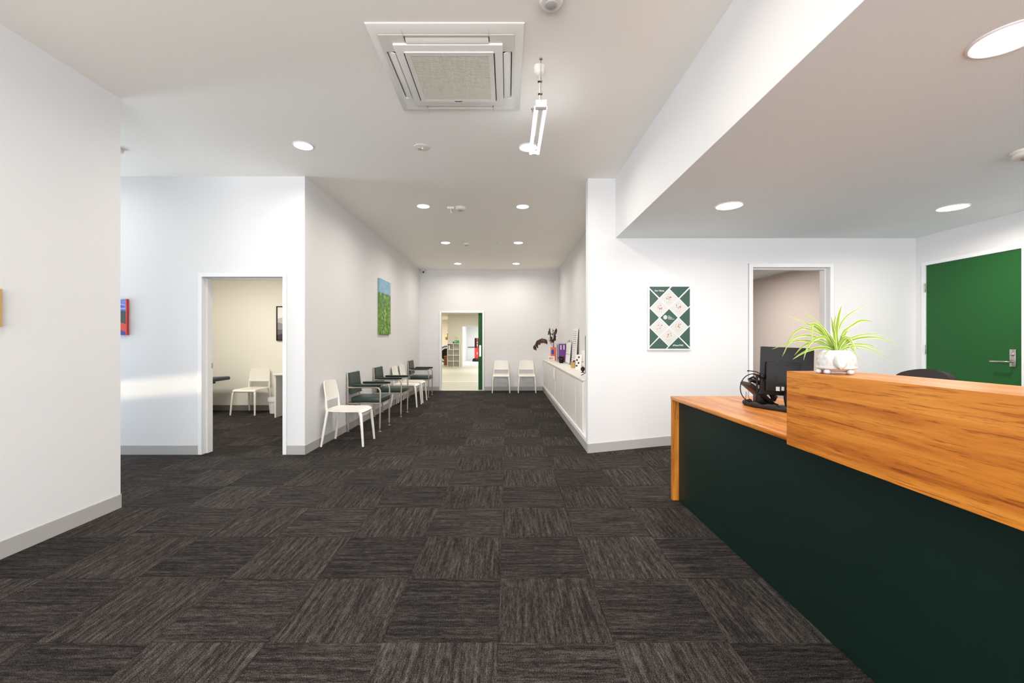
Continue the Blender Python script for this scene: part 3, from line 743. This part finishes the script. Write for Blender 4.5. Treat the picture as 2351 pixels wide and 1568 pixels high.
# monitor -------------------------------------------------------------
def unp(px, py, Y): return Vector(((px-1165)/985*Y, Y, 1.3-(py-784)/985*Y))
TL, TR, BL = Vector((1.7753, 2.999, 1.2665)), Vector((2.0830, 2.91, 1.2527)), Vector((1.8030, 2.970, .935))
ex = (TR-TL).normalized(); ez = (TL-BL); ez = (ez-ex*ez.dot(ex)).normalized(); ey = ez.cross(ex)
W, H = (TR-TL).length, (TL-BL).length
t = thing('computer_monitor', 'black computer monitor seen from behind on reception desk', 'monitor', (1.93, 2.90, .852))
o0 = TL-Vector(t.location)
def mb(b):
    for v in b.bm.verts: v.co = o0+ex*v.co.x+ey*v.co.y+ez*v.co.z
    return b
obj('screen_shell', mb(B().box(0, W, 0, .028, -H, 0, .004, 2)), 'black', t)
obj('screen', mb(B().box(.012, W-.012, .027, .0295, -H+.02, -.012)), 'gloss', t)
hs = obj('rear_housing', mb(B().box(.025, W-.085, -.038, .002, -H+.025, -.105, .005, 2)), 'black', t)
obj('input_recess', mb(B().box(.08, W-.15, -.040, -.037, -H+.03, -H+.085)), 'dark', hs)
parts('rating_label', mb(B().box(.085, .108, -.0412, -.0402, -H+.032, -H+.06).box(.118, .135, -.0412, -.0402, -H+.036, -H+.062)), 'grey', hs)
parts('screw', mb(B().ball((.09, -.0385, -.125), .003, u=8, v=5).ball((.15, -.0385, -.125), .003, u=8, v=5).ball((.09, -.0385, -.21), .003, u=8, v=5).ball((.15, -.0385, -.21), .003, u=8, v=5)), 'dark', hs)
b = B()
def neck(u, v): return (-.035+.03*u+.0*v, -.02-.03*v*v, .075+.073*v)
b.sheet(neck, 4, 10, .018)
obj('stand_neck', b, 'black', t)
obj('stand_base', B().box(-.10, .08, -.085, .07, 0, .010, .004, 2), 'black', t)
obj('signal_cable', B().tube([(-.03, -.045, .10), (-.04, -.06, .06), (-.10, -.09, .02), (-.14, -.13, .004)], .003, 6), 'black', t)

# desk phone ----------------------------------------------------------
t = thing('desk_phone', 'black desk telephone with handset tilted on its stand', 'telephone', (1.83, 3.12, .852), -.15)
rot = Matrix.Rotation(math.radians(42), 3, 'Y')
obj('body', B().box(-.10, .10, -.07, .10, -.014, .014, .008, 2, rot).box(0, 0, 0, 0, 0, 0) if False else B().box(-.12, .09, -.09, .09, .062, .090, .008, 2, rot), 'black', t)
obj('handset', (lambda b: b)(B().tube([rot @ Vector(p)+Vector((-.015, -.075, .095)) for p in ((-.11, 0, .0), (-.10, 0, .026), (-.05, 0, .034), (.04, 0, .034), (.09, 0, .026), (.10, 0, .0))], [.018, .024, .014, .014, .024, .018], 12)), 'gloss', t)
obj('phone_display', B().box(-.085, -.045, -.03, .07, .118, .122, 0, 2, rot), 'grey', t)
kb = B()
for i in range(4):
    for j in range(3):
        c = rot @ Vector((-.01+.022*i, .0+.022*j, .018)); kb.box(c.x-.006, c.x+.006, c.y-.006, c.y+.006, c.z+.070, c.z+.076)
stuffed(obj('keypad', kb, 'grey', t))
obj('phone_stand', B().box(-.02, .03, -.06, .06, 0, .075, .006, 2), 'black', t)
obj('handset_cord', B().tube([(.06+.004*math.sin(k*1.6), -.06-.0025*k, .012+.005*math.cos(k*1.6)) for k in range(40)], .002, 5), 'black', t)
# headset on its stand
t = thing('headset_stand', 'thin black upright stand on a flat base holding a headset', 'stand', (1.728, 2.97, .852))
obj('base', B().box(-.04, .045, -.05, .035, 0, .014, .004, 2), 'black', t)
obj('post', B().box(-.006, .006, -.006, .006, .014, .215, .002, 1), 'black', t)
obj('cradle', B().box(-.012, .014, -.03, .03, .215, .222, .002, 1), 'black', t)
t = thing('telephone_headset', 'black telephone headset with thin looped headband and boom microphone', 'headset', (1.728, 2.97, .852))
hp = []
for k in range(25):
    a = math.radians(78+k*8.0); hp.append((-.028+.088*math.cos(a), .0, .126+.098*math.sin(a)))
obj('headband', B().tube(hp, .0035, 8), 'black', t)
obj('ear_cushion', B().ball((.03, 0, .205), .018, .026, .015), 'black', t)
obj('ear_cushion', B().ball((.062, .0, .175), .022, .026, .014, rot=Matrix.Rotation(.7, 3, 'Y')), 'black', t)
obj('microphone_boom', B().tube([(.06, 0, .19), (.03, 0, .222), (-.01, 0, .240), (-.055, 0, .245)], .003, 8).ball((-.06, 0, .245), .009, .005, .005), 'black', t)
obj('headset_cable', B().tube([(-.05, .0, .045), (-.07, .01, .10), (-.07, .02, .02), (-.03, .03, .006)], .002, 6), 'black', t)
# bundled cables
pts = [(1.745, 3.08), (1.695, 3.07), (1.672, 3.01), (1.680, 2.93), (1.705, 2.85), (1.735, 2.77), (1.775, 2.68), (1.80, 2.58), (1.815, 2.46), (1.83, 2.3), (1.86, 2.12)]
ps, rs = [], []
for i in range(len(pts)-1):
    for k in range(8):
        f = k/8; ps.append((pts[i][0]*(1-f)+pts[i+1][0]*f, pts[i][1]*(1-f)+pts[i+1][1]*f, 0)); rs.append(.0155+.003*math.sin(len(ps)*.55)+random.uniform(-.001, .001))
for _ in range(3): ps = [ps[0]]+[tuple((ps[i-1][k]+ps[i][k]*2+ps[i+1][k])/4 for k in range(3)) for i in range(1, len(ps)-1)]+[ps[-1]]
ps = [(p[0], p[1], .852+r+.0005) for p, r in zip(ps, rs)]
t = thing('cable_bundle', 'thick black braided cable bundle curling around headset stand on desk', 'cable', (1.745, 3.08, .852))
obj('sleeve', B().tube([Vector(p)-Vector((1.745, 3.08, .852)) for p in ps], rs, 12), mat('braided_sleeve', lin(40, 33, 33), .8, bump=(500, 1)), t)
b = B()
for k in range(3):
    b.tube([(-.02, -.01+.01*k, .02), (.02+.02*k, -.03, .01+.004*k), (.08+.02*k, -.02-.02*k, .006), (.16, -.06+.03*k, .006)], .003, 6)
stuffed(obj('loose_cable', b, 'black', t))

# office chair behind desk -------------------------------------------
t = thing('office_chair', 'black mesh office chair back showing above the counter', 'office chair', (2.75, 3.06, 0), PI/2)
def obk(u, v): return (-u*.225*math.sqrt(1-.25*v*v if v > 0 else 1), -.20+.05*u*u-.05*v, .855+.225*v*math.sqrt(1-.25*u*u if v > 0 else 1)+.024*math.sqrt(max(0,1-u*u)))
obj('backrest', B().sheet(obk, 16, 12, .045), 'chair', t)
def ost(u, v): return (u*.24*math.sqrt(1-.15*v*v), v*.23*math.sqrt(1-.15*u*u)+.02, .50-.015*v*v*(v > 0))
obj('seat', B().sheet(ost, 12, 12, .07), 'chair', t)
obj('back_bracket', B().tube([(0, -.02, .42), (0, -.22, .42), (0, -.25, .55), (0, -.255, .85)], .022, 10), 'black', t)
obj('gas_column', B().tube([(0, 0, .08), (0, 0, .43)], .026, 14), 'black', t)
for k in range(5):
    a = k*2*PI/5; q = obj('base_arm', B().tube([(0, 0, .10), (.28*math.cos(a), .28*math.sin(a), .075)], [.03, .016], 8), 'black', t)
    obj('castor', B().ball((.28*math.cos(a), .28*math.sin(a), .030), .030, .02, .030, u=12, v=8), 'gloss', q)

# spider plant in turtle pot -----------------------------------------
PX, PY, PZ = 1.414, 1.845, 1.1615
t = thing('spider_plant', 'variegated spider plant in a white turtle shaped pot on the counter', 'potted plant', (PX, PY, PZ), .05)
prof = [(0, .010), (.060, .010), (.072, .018), (.090, .024), (.091, .029), (.083, .034), (.086, .055), (.082, .075), (.070, .091), (.056, .100), (.050, .101), (.046, .096), (.044, .085), (0, .085)]
pot = obj('turtle_pot', B().lathe(prof, n=40, sx=1, sy=.92), 'ceramic', t, 'white glazed pot shaped like a turtle')
pot.rotation_euler = (0, 0, -.60); pot.scale = (.80, .80, 1)
hb = B(); hb.tube([(.008, -.055, .048), (.008, -.085, .052), (.008, -.105, .050), (.008, -.122, .040), (.008, -.131, .030)], [.030, .030, .026, .020, .008], 16)
obj('turtle_head', hb, 'ceramic', pot)
for x, y in ((-.045, -.062), (.052, -.062), (-.06, .05), (.06, .05)):
    obj('turtle_foot', B().ball((x, y, .010), .016, .022, .0105), 'ceramic', pot)
obj('turtle_foot', B().ball((-.078, -.02, .010), .014, .012, .010), 'ceramic', pot)
eb = B()
for a0, z0 in ((-2.25, .055), (-.85, .055), (-2.9, .055), (-.25, .055), (-1.57, .080)):
    for r in (.016, .009):
        c = []
        for k in range(17):
            th = 2*PI*k/16; a = a0+r*math.cos(th)/.085; z = z0+r*math.sin(th)
            rr = .0865-.0045*max(0, (z-.06)/.02)**1.5 if z > .06 else .0855
            c.append((rr*math.cos(a), rr*.92*math.sin(a), z))
        eb.tube(c, .0014, 5, False)
stuffed(obj('shell_relief', eb, 'ceramic', pot))
obj('soil', B().lathe([(0, .089), (.045, .089), (.045, .084), (0, .084)], n=20), 'soil', t)
lm = mat('variegated_leaf', (1, 1, 1), .45); n = lm.node_tree; bb = n.nodes['Principled BSDF']
uv = n.nodes.new('ShaderNodeUVMap'); uv.uv_map = 'UVMap'; sx = n.nodes.new('ShaderNodeSeparateXYZ'); n.links.new(uv.outputs[0], sx.inputs[0])
rr = ramp(n, sx.outputs['X'], [(0, lin(214, 222, 165)), (.12, lin(206, 218, 140)), (.2, lin(112, 146, 30)), (.5, lin(146, 172, 40))])
rr.color_ramp.elements.new(.80).color = lin(108, 142, 30); e = rr.color_ramp.elements.new(.88); e.color = lin(206, 218, 140)
n.links.new(rr.outputs[0], bb.inputs['Base Color'])
bb.inputs['Subsurface Weight'].default_value = .0
def leaf_obj(pts, w, dy):
    sc = 1.845/985/7.837; base = (1090, 1000)
    P = [Vector(((u-base[0])*sc, 0, .098-(v-base[1])*sc)) for u, v in pts]
    P.insert(0, Vector((random.uniform(-.008, .008), random.uniform(-.008, .008), .088)))
    tot = len(P)-1
    def cr(s):
        i = min(int(s), tot-1); f = s-i
        p0, p1, p2, p3 = P[max(i-1, 0)], P[i], P[i+1], P[min(i+2, tot)]
        return .5*((2*p1)+(p2-p0)*f+(2*p0-5*p1+4*p2-p3)*f*f+(3*p1-p0-3*p2+p3)*f**3)
    N = 18; pl = []
    for k in range(N+1):
        s = k/N; p = cr(s*tot); p = p+Vector((0, dy*s**1.2, 0)); pl.append(p)
    b = B(); uvl = b.bm.loops.layers.uv.new('UVMap'); rows_ = []
    for k, p in enumerate(pl):
        s = k/N; d = (pl[min(k+1, N)]-pl[max(k-1, 0)]).normalized()
        view = Vector((0, -1, .35)).normalized(); side = d.cross(view).normalized(); nn = side.cross(d)
        ww = w*(.55+.45*math.sin(min(1, s*2.2)*PI/2))*(1-max(0, (s-.45)/.55)**1.6)+.0003
        rows_.append([b.bm.verts.new(p+side*ww*q+nn*abs(q)*ww*.45) for q in (-1, -.5, 0, .5, 1)])
    for k in range(N):
        for q in range(4):
            f = b.bm.faces.new((rows_[k][q], rows_[k][q+1], rows_[k+1][q+1], rows_[k+1][q]))
            for lp, (uu, vv) in zip(f.loops, ((q/4, k/N), ((q+1)/4, k/N), ((q+1)/4, (k+1)/N), (q/4, (k+1)/N))): lp[uvl].uv = (uu, vv)
    for f in b.bm.faces: f.smooth = True
    me = bpy.data.meshes.new('leaf'); b.bm.to_mesh(me); b.bm.free(); me.materials.append(lm)
    o = bpy.data.objects.new('leaf', me); C.objects.link(o); o.parent = t
LV = [([(1170, 620), (1400, 350), (1850, 145)], .0026), ([(1240, 700), (1570, 480), (1770, 445), (1970, 470)], .0042), ([(1290, 800), (1560, 705), (1900, 715)], .0026),
 ([(1320, 820), (1620, 755), (1880, 800), (2125, 935)], .0032), ([(1300, 900), (1520, 880), (1720, 910), (1900, 1000)], .0024), ([(1300, 935), (1500, 930), (1720, 1020), (1920, 1160)], .0028),
 ([(1250, 960), (1390, 990), (1530, 1110)], .002), ([(1230, 910), (1320, 990), (1378, 1140)], .0028), ([(1180, 790), (1245, 765), (1285, 880), (1297, 1040)], .0052),
 ([(1230, 820), (1330, 830), (1420, 920), (1500, 980)], .0036), ([(1190, 700), (1270, 600), (1380, 530)], .003), ([(1075, 700), (1095, 400), (1145, 195)], .0062),
 ([(1040, 700), (1030, 500), (1060, 345)], .0042), ([(1000, 720), (920, 580), (840, 385)], .0058), ([(970, 740), (860, 570), (700, 510)], .0070),
 ([(960, 700), (800, 470), (530, 250)], .003), ([(930, 720), (640, 510), (300, 355)], .0030), ([(900, 740), (720, 560), (600, 530)], .0065),
 ([(800, 640), (600, 530), (515, 580), (487, 850)], .0045), ([(860, 730), (560, 610), (420, 610), (260, 760), (160, 1055)], .0034), ([(900, 850), (600, 735), (380, 735), (170, 830), (5, 1095)], .0036),
 ([(900, 900), (650, 825), (400, 830), (30, 970)], .0034), ([(950, 960), (750, 945), (480, 1020), (255, 1150)], .0044), ([(980, 880), (820, 755), (600, 810), (460, 960), (380, 1160)], .0042),
 ([(960, 920), (780, 840), (560, 900), (405, 1085)], .0040), ([(1000, 1010), (900, 1000), (800, 1075)], .002), ([(1100, 800), (1085, 620), (1100, 475)], .0048),
 ([(1130, 760), (1160, 610), (1250, 665)], .0030), ([(1110, 900), (1150, 780), (1210, 760)], .005), ([(1060, 850), (1010, 700), (960, 620)], .0062),
 ([(1040, 900), (960, 800), (880, 700)], .006), ([(1140, 880), (1250, 700), (1300, 640)], .004)]
for i, (p, wd) in enumerate(LV):
    s = 1 if p[-1][0] > 1090 else -1
    leaf_obj(p, wd*1.35, random.uniform(-.05, .05) if i not in (7, 8) else -.04)

# ================================================================== LOW CABINETS AND WHAT STANDS ON THEM
cabs = [(5.45, 6.01, 'nearest, narrow one beside the wall end'), (6.012, 7.35, 'second from the nib wall'), (7.352, 8.65, 'the middle one with row of vent slots'),
        (8.652, 10.0, 'with tall white handle, fourth from nib wall'), (10.002, 11.36, 'farthest, against the far wall')]
for i, (y0, y1, l) in enumerate(cabs):
    t = thing('low_cabinet', 'low white storage cabinet with ribbed front, '+l, 'cabinet', (.955, (y0+y1)/2, .138), 0, 'low white cabinets')
    h = (y1-y0)/2
    obj('body', B().box(.012, .40, -h, h, .0, .66), 'cab', t)
    b = B(); b.box(.004, .012, -h+.012, h-.012, .022, .64)
    n = int((2*h-.03)/.045)
    for k in range(n): b.box(.0, .006, -h+.015+k*(2*h-.03)/n+.002, -h+.015+(k+1)*(2*h-.03)/n-.002, .024, .638)
    obj('door', b, 'cab', t)
    if i in (3,): obj('handle', B().box(-.022, .0, -h+.05, -h+.075, .40, .62, .005, 2), 'plastic', t)
    if i == 2:
        b = B()
        for k in range(12): b.box(-.001, .001, h-.24, h-.13, .38+k*.02, .388+k*.02)
        stuffed(obj('vent_slots', b, 'skirt', t))
t = thing('cabinet_top', 'long white top running over the low cabinets', 'countertop', (.945, 8.4, .80))
obj('top_board', B().box(0, .415, -2.95, 2.965, 0, .02, .002, 1), 'cab', t)
CT = .82
# television
t = thing('television', 'thin black television seen edge on beside the nib wall', 'television', (1.118, 5.78, CT))
obj('screen_panel', B().box(-.012, .014, -.40, .34, .045, .56, .004, 2), 'black', t)
obj('screen', B().box(-.0135, -.0122, -.385, .325, .06, .55), 'gloss', t)
for y in (-.24, .23): obj('foot', B().tube([(-.085, y, .004), (0, y, .055), (.10, y, .004)], .005, 8), 'black', t)
# webcam / round speaker
t = thing('round_speaker', 'small black round speaker on a foot beside the television', 'speaker', (1.163, 6.62, CT))
obj('body', B().ball((0, 0, .055), .034, .038, .038), 'black', t); obj('grille', B().ball((-.006, -.018, .057), .026, .024, .028), 'gloss', t)
obj('foot', B().lathe([(0, 0), (.03, 0), (.03, .006), (.01, .012), (.01, .03), (0, .03)], n=16), 'black', t)
# leaflet stand
def board(name, label, cat, x, y, w, h, lean, rz, m='white', thick=.006):
    t = thing(name, label, cat, (x, y, CT), rz)
    R_ = Matrix.Rotation(-lean, 3, 'X')
    b = B(); b.box(-w/2, w/2, -thick/2, thick/2, 0, h, .001, 1)
    for v in b.bm.verts: v.co = R_ @ v.co
    obj('board', b, m, t); return t, R_
def onboard(t, R_, nm, m, rects, thick=.006, d=.0012):
    b = B()
    for (a, c, e, f) in rects: b.box(a, c, -thick/2-d, -thick/2, e, f)
    for v in b.bm.verts: v.co = R_ @ v.co
    obj(nm, b, m, t)
t, R_ = board('leaflet_stand', 'white card stand with black round print beside tan pot', 'leaflet stand', 1.205, 7.32, .10, .26, .22, -.5)
onboard(t, R_, 'print', 'ink', [(-.045+.03*(k % 2), -.015+.03*(k % 2), .05+.05*k, .08+.05*k) for k in range(4)])
t, R_ = board('leaflet_stand', 'thin white leaflet standing behind the round-print card', 'leaflet stand', 1.28, 7.38, .10, .33, .12, -1.1)
onboard(t, R_, 'print', 'grey', [(-.03, .03, .05, .07), (-.03, .03, .12, .14)])
t, R_ = board('script_sign', 'tall white lettered board leaning on the corridor wall', 'sign', 1.295, 8.41, .53, .74, .06, -PI/2, thick=.014)
onboard(t, R_, 'lettering', 'ink', [(-.2+.1*q+random.uniform(0, .03), -.2+.1*q+random.uniform(.04, .085), .07+.04*k, .083+.04*k) for k in range(16) for q in range(4)], .014)
t, R_ = board('notice_board', 'pale grey clipboard notice standing left of the tall lettered board', 'sign', 1.275, 9.15, .68, .50, .09, -PI/2, 'grey')
onboard(t, R_, 'print', 'white', [(-.31, .31, .04, .2), (-.31, .31, .22, .46)]); onboard(t, R_, 'clip', 'black', [(-.04, .04, .475, .515)])
t = thing('brochure_box', 'purple brochure box with two white panels', 'box', (1.278, 10.0, CT), 0)
obj('carton', B().box(-.072, .072, -.05, .05, 0, .43, .002, 1), 'purple', t); parts('white_panel', B().box(-.05, -.025, -.052, -.05, .29, .40).box(.02, .045, -.052, -.05, .29, .40), 'white', t)
obj('lid', B().box(-.073, .073, -.051, .051, .425, .437), 'grey', t)
t = thing('brochure_box', 'slim lilac and grey box just left of the purple box', 'box', (1.172, 10.05, CT), 0)
obj('carton', B().box(-.026, .026, -.05, .05, 0, .43, .002, 1), 'grey', t); obj('stripe', B().box(-.008, .008, -.0515, -.05, .03, .40), 'purple', t)
t = thing('vase_of_branches', 'orange card wrapped vase holding dark bronze-leaved branches', 'plant', (1.158, 10.72, CT))
obj('vase', B().box(-.075, .075, -.05, .05, 0, .335, .006, 2), 'orange', t)
obj('blue_oval', B().lathe([(0, 0), (.034, 0), (.034, .002), (0, .002)], n=20, sy=2.0), 'blue', t)
o = bpy.data.objects[C.objects[-1].name]; o.rotation_euler = (PI/2, 0, 0); o.location = (-.03, -.0505, .22)
def stem_leaves(t, path, leaves, sz, seed, mats=('leafd', 'leafr')):
    random.seed(seed)
    obj('stem', B().tube(path, .004, 6), 'leafr', t)
    for k in range(leaves):
        f = .35+.65*(k+.5)/leaves; i = min(int(f*(len(path)-1)), len(path)-2); g = f*(len(path)-1)-i
        p = Vector(path[i]).lerp(Vector(path[i+1]), g)
        rotm = Euler((random.uniform(-.6, .6), random.uniform(-.5, .5), random.uniform(0, 6.28))).to_matrix()
        b = B()
        def lf(u, v, rotm=rotm, p=p):
            w = .32*sz*math.cos(v*PI/2*.96)*u; q = Vector((w, 0, -(v+1)*.5*sz)); q.y += .25*abs(w); return p+rotm @ q
        b.sheet(lf, 2, 5, .0015); obj('leaf', b, random.choice(mats), t)
stem_leaves(t, [(.0, 0, .30), (-.03, .02, .50), (-.08, .03, .62), (-.10, .03, .83)], 14, .10, 1)
stem_leaves(t, [(.01, 0, .30), (.0, .02, .52), (.02, .02, .68), (.06, .02, .82)], 14, .10, 2)
stem_leaves(t, [(.0, 0, .30), (-.01, 0, .5), (-.02, .01, .68), (-.02, .01, .80)], 5, .06, 5)
stem_leaves(t, [(.0, 0, .32), (-.12, -.05, .50), (-.30, -.1, .56), (-.43, -.12, .50), (-.50, -.12, .36)], 16, .13, 3)
t = thing('desk_calendar', 'small white card box with coloured print in front of the orange vase', 'box', (1.07, 10.42, CT))
obj('card', B().box(-.075, .075, -.03, .03, 0, .125, .002, 1), 'white', t)
obj('print', B().box(-.06, .06, -.032, -.03, .012, .022), 'yellow', t); obj('lettering', B().box(-.05, -.03, -.032, -.03, .05, .09).box(-.015, .0, -.032, -.03, .05, .09).box(.02, .035, -.032, -.03, .05, .09), 'red', t)
def pot_plant(label, x, y, r0, r1, h, m, sz, n, seed, cat='potted plant'):
    t = thing('potted_plant', label, cat, (x, y, CT))
    obj('pot', B().lathe([(0, 0), (r0, 0), (r1, h), (r1*.9, h), (r1*.85, h*.85), (0, h*.85)], n=20), m, t)
    random.seed(seed)
    for k in range(n):
        a = random.uniform(0, 2*PI); l = random.uniform(.6, 1)*sz; e = random.uniform(.2, 1.2)
        def lf(u, v, a=a, l=l, e=e):
            s = (v+1)/2; w = .38*l*math.sin(PI*min(.97, max(.06, s)))*u
            r = s*l*math.cos(e); z = h*.9+s*l*math.sin(e)-.5*l*s*s*.8
            return (r*math.cos(a)-w*math.sin(a), r*math.sin(a)+w*math.cos(a), z+.2*abs(w))
        obj('leaf', B().sheet(lf, 2, 5, .0015), random.choice(('leafd', 'leafr')), t)
    return t
pot_plant('dark leafed plant in a small black pot on cabinet top', 1.20, 9.55, .045, .065, .115, 'black', .15, 26, 4)
pot_plant('small succulent in a tan pot on cabinet top', 1.205, 7.78, .05, .064, .11, 'tan', .07, 9, 9)

# ================================================================== CONSULTING ROOM
t = thing('treatment_couch', 'navy padded treatment couch end seen through the left doorway', 'treatment table', (-5.975, 7.62, 0))
obj('headrest', B().box(.40, .88, -.28, .28, .592, .655, .022, 3, Matrix.Rotation(-.03, 3, 'Y')), 'navy', t)
obj('mattress', B().box(-1.0, .38, -.33, .33, .56, .62, .018, 3), 'navy', t)
obj('frame', B().box(-.95, .60, -.28, -.25, .53, .56).box(-.95, .60, .25, .28, .53, .56).box(.56, .60, -.25, .25, .53, .56).tube([(.70, -.2, .50), (.86, -.2, .60)], .009, 8), 'black', t)
obj('column', B().box(.36, .62, -.12, .12, .155, .53, .01, 1), 'steel', t)
obj('base', B().box(-.8, .60, -.21, .21, .0, .155, .01, 1), 'cab', t)
obj('foot_lever', B().tube([(.62, -.20, .46), (.76, -.22, .49), (.83, -.22, .45), (.88, -.22, .37)], .011, 8), 'black', t)
t = thing('consulting_desk', 'pale desk with open front in the consulting room', 'desk', (-3.45, 7.65, 0))
obj('desktop', B().box(-.545, .545, -.35, .35, .722, .745, .002, 1), 'cab', t)
parts('side_panel', B().box(-.525, -.50, -.33, .33, 0, .722).box(.50, .525, -.33, .33, 0, .722), 'cab', t)
obj('back_panel', B().box(-.50, .50, .29, .31, .25, .722), 'cab', t)
t = thing('waste_bin', 'small white waste bin with liner beside the consulting desk', 'bin', (-4.235, 7.80, 0))
obj('bin', B().lathe([(0, 0), (.075, 0), (.105, .27), (.100, .27), (.072, .01), (0, .01)], n=24), 'plastic', t)
obj('liner', B().lathe([(.107, .20+.01), (.112, .24), (.110, .285), (.098, .283), (.09, .2)], n=18), 'white', t)

# ================================================================== GYM
t = thing('cube_shelf', 'white open cube shelf, two wide and four high', 'shelf', (-2.725, 21.8, 0))
b = B()
for x in (-.30, 0, .30): b.box(x-.012, x+.012, -.18, .18, 0, 1.2)
for k in range(5):
    for x in (-.288, .012): b.box(x, x+.276, -.18, .18, k*.294, k*.294+.024)
obj('carcass', b, 'plastic', t); obj('back_panel', B().box(-.312, .312, .181, .186, 0, 1.2), 'cream', t)
obj('stored_papers', B().box(-.25, -.19, -.1, .1, .91, 1.10), 'white', t)
t = thing('first_aid_case', 'bright green first aid case with white cross on the cube shelf', 'first aid kit', (-2.56, 21.75, 1.2))
obj('case', B().box(-.10, .10, -.06, .06, 0, .155, .01, 2), 'green', t); obj('cross', B().box(-.065, -.035, -.064, -.06, .055, .115).box(-.08, -.02, -.064, -.06, .075, .095), 'white', t)
t = thing('blue_bottle', 'small blue bottle left of the green first aid case', 'bottle', (-2.73, 21.72, 1.2))
obj('body', B().lathe([(0, 0), (.035, 0), (.038, .08), (.02, .10), (0, .10)], n=14), 'blue', t); obj('cap', B().lathe([(0, .10), (.016, .10), (.016, .125), (0, .125)], n=12), 'white', t)
t = thing('wall_switch_panel', 'cream wall switch panel above the cube shelf', 'switch panel', (-2.62, 22.0, 1.53))
obj('plate', B().box(-.09, .09, -.015, 0, -.09, .09, .004, 1), 'cream', t); parts('switch', B().box(-.05, -.03, -.02, -.015, -.02, .0).box(.0, .02, -.02, -.015, -.06, -.04).box(.03, .04, -.02, -.015, -.02, .0), 'ink', t)
t = thing('boxing_bag', 'black and red free standing boxing bag on black base', 'boxing bag', (-2.02, 28.0, 0))
obj('base', B().lathe([(0, 0), (.26, 0), (.27, .10), (.22, .20), (0, .21)], n=28), 'black', t)
obj('lower_pad', B().lathe([(0, .2), (.13, .2), (.13, .88), (0, .88)], n=28), 'red', t); obj('upper_pad', B().lathe([(0, .88), (.128, .88), (.128, 1.50), (.10, 1.53), (0, 1.53)], n=28), 'black', t)
obj('stripe', B().box(.03, .09, -.15, -.09, .25, 1.50), 'red', t); parts('stripe_lettering', B().box(.04, .08, -.153, -.15, 1.0, 1.12).box(.04, .08, -.153, -.15, 1.2, 1.27).box(.045, .075, -.153, -.15, .45, .62), 'white', t)
t = thing('wall_handrail', 'dark handrail on the bright room wall behind the boxing bag', 'handrail', (-1.6, 30.6, .90))
obj('rail', B().tube([(-1.2, -.08, 0), (1.6, -.08, 0)], .022, 10), 'ink', t)
parts('bracket', B().tube([(-.9, 0, -.06), (-.9, -.08, -.02)], .012, 8).tube([(.6, 0, -.06), (.6, -.08, -.02)], .012, 8), 'steel', t)
t = thing('mini_trampoline', 'round black mini trampoline with blue rim leaned upright on the gym wall', 'trampoline', (-3.62, 25.6, 0))
def tr(b):
    for v in b.bm.verts: v.co = Vector((v.co.x, v.co.z, v.co.y+.53))
    return b
obj('mat', tr(B().lathe([(0, 0), (.36, 0), (.36, .01), (0, .01)], n=32)), 'black', t)
obj('rim_pad', tr(B().lathe([(.46, -.02), (.52, -.02), (.52, .03), (.46, .03), (.46, -.02)], n=32)), 'blue', t)
obj('springs', tr(B().lathe([(.36, -.005), (.46, -.005), (.46, .012), (.36, .012)], n=32)), 'white', t)
t = thing('plyo_box', 'brown wooden box standing by the gym wall end', 'box', (-3.32, 23.2, 0))
obj('box', B().box(-.09, .09, -.2, .2, .03, .52, .005, 1), 'ply', t); obj('skid', B().box(-.1, .1, -.21, .21, 0, .03), 'white', t)
t = thing('ball_rack', 'wooden wall rack post holding exercise balls', 'rack', (-3.42, 25.0, 0))
obj('post', B().box(.05, .09, -.02, .02, 0, 1.65), 'ply', t); obj('shelf', B().box(-.18, .10, -.12, .12, 1.40, 1.42), 'ply', t); obj('shelf', B().box(-.08, .10, -.12, .12, 1.635, 1.655), 'ply', t)
tag(obj('exercise_ball', B().ball((0, 0, 0), .11), 'yellow', None, loc=(-3.53, 25.0, 1.53)), 'yellow exercise ball on the lower rack shelf', 'ball')
tag(obj('exercise_ball', B().ball((0, 0, 0), .08), 'red', None, loc=(-3.45, 25.0, 1.735)), 'red exercise ball on the top rack shelf', 'ball')
tag(obj('exercise_ball', B().ball((0, 0, 0), .07), 'green', None, loc=(-3.37, 24.92, 1.49)), 'green exercise ball beside the yellow one', 'ball')
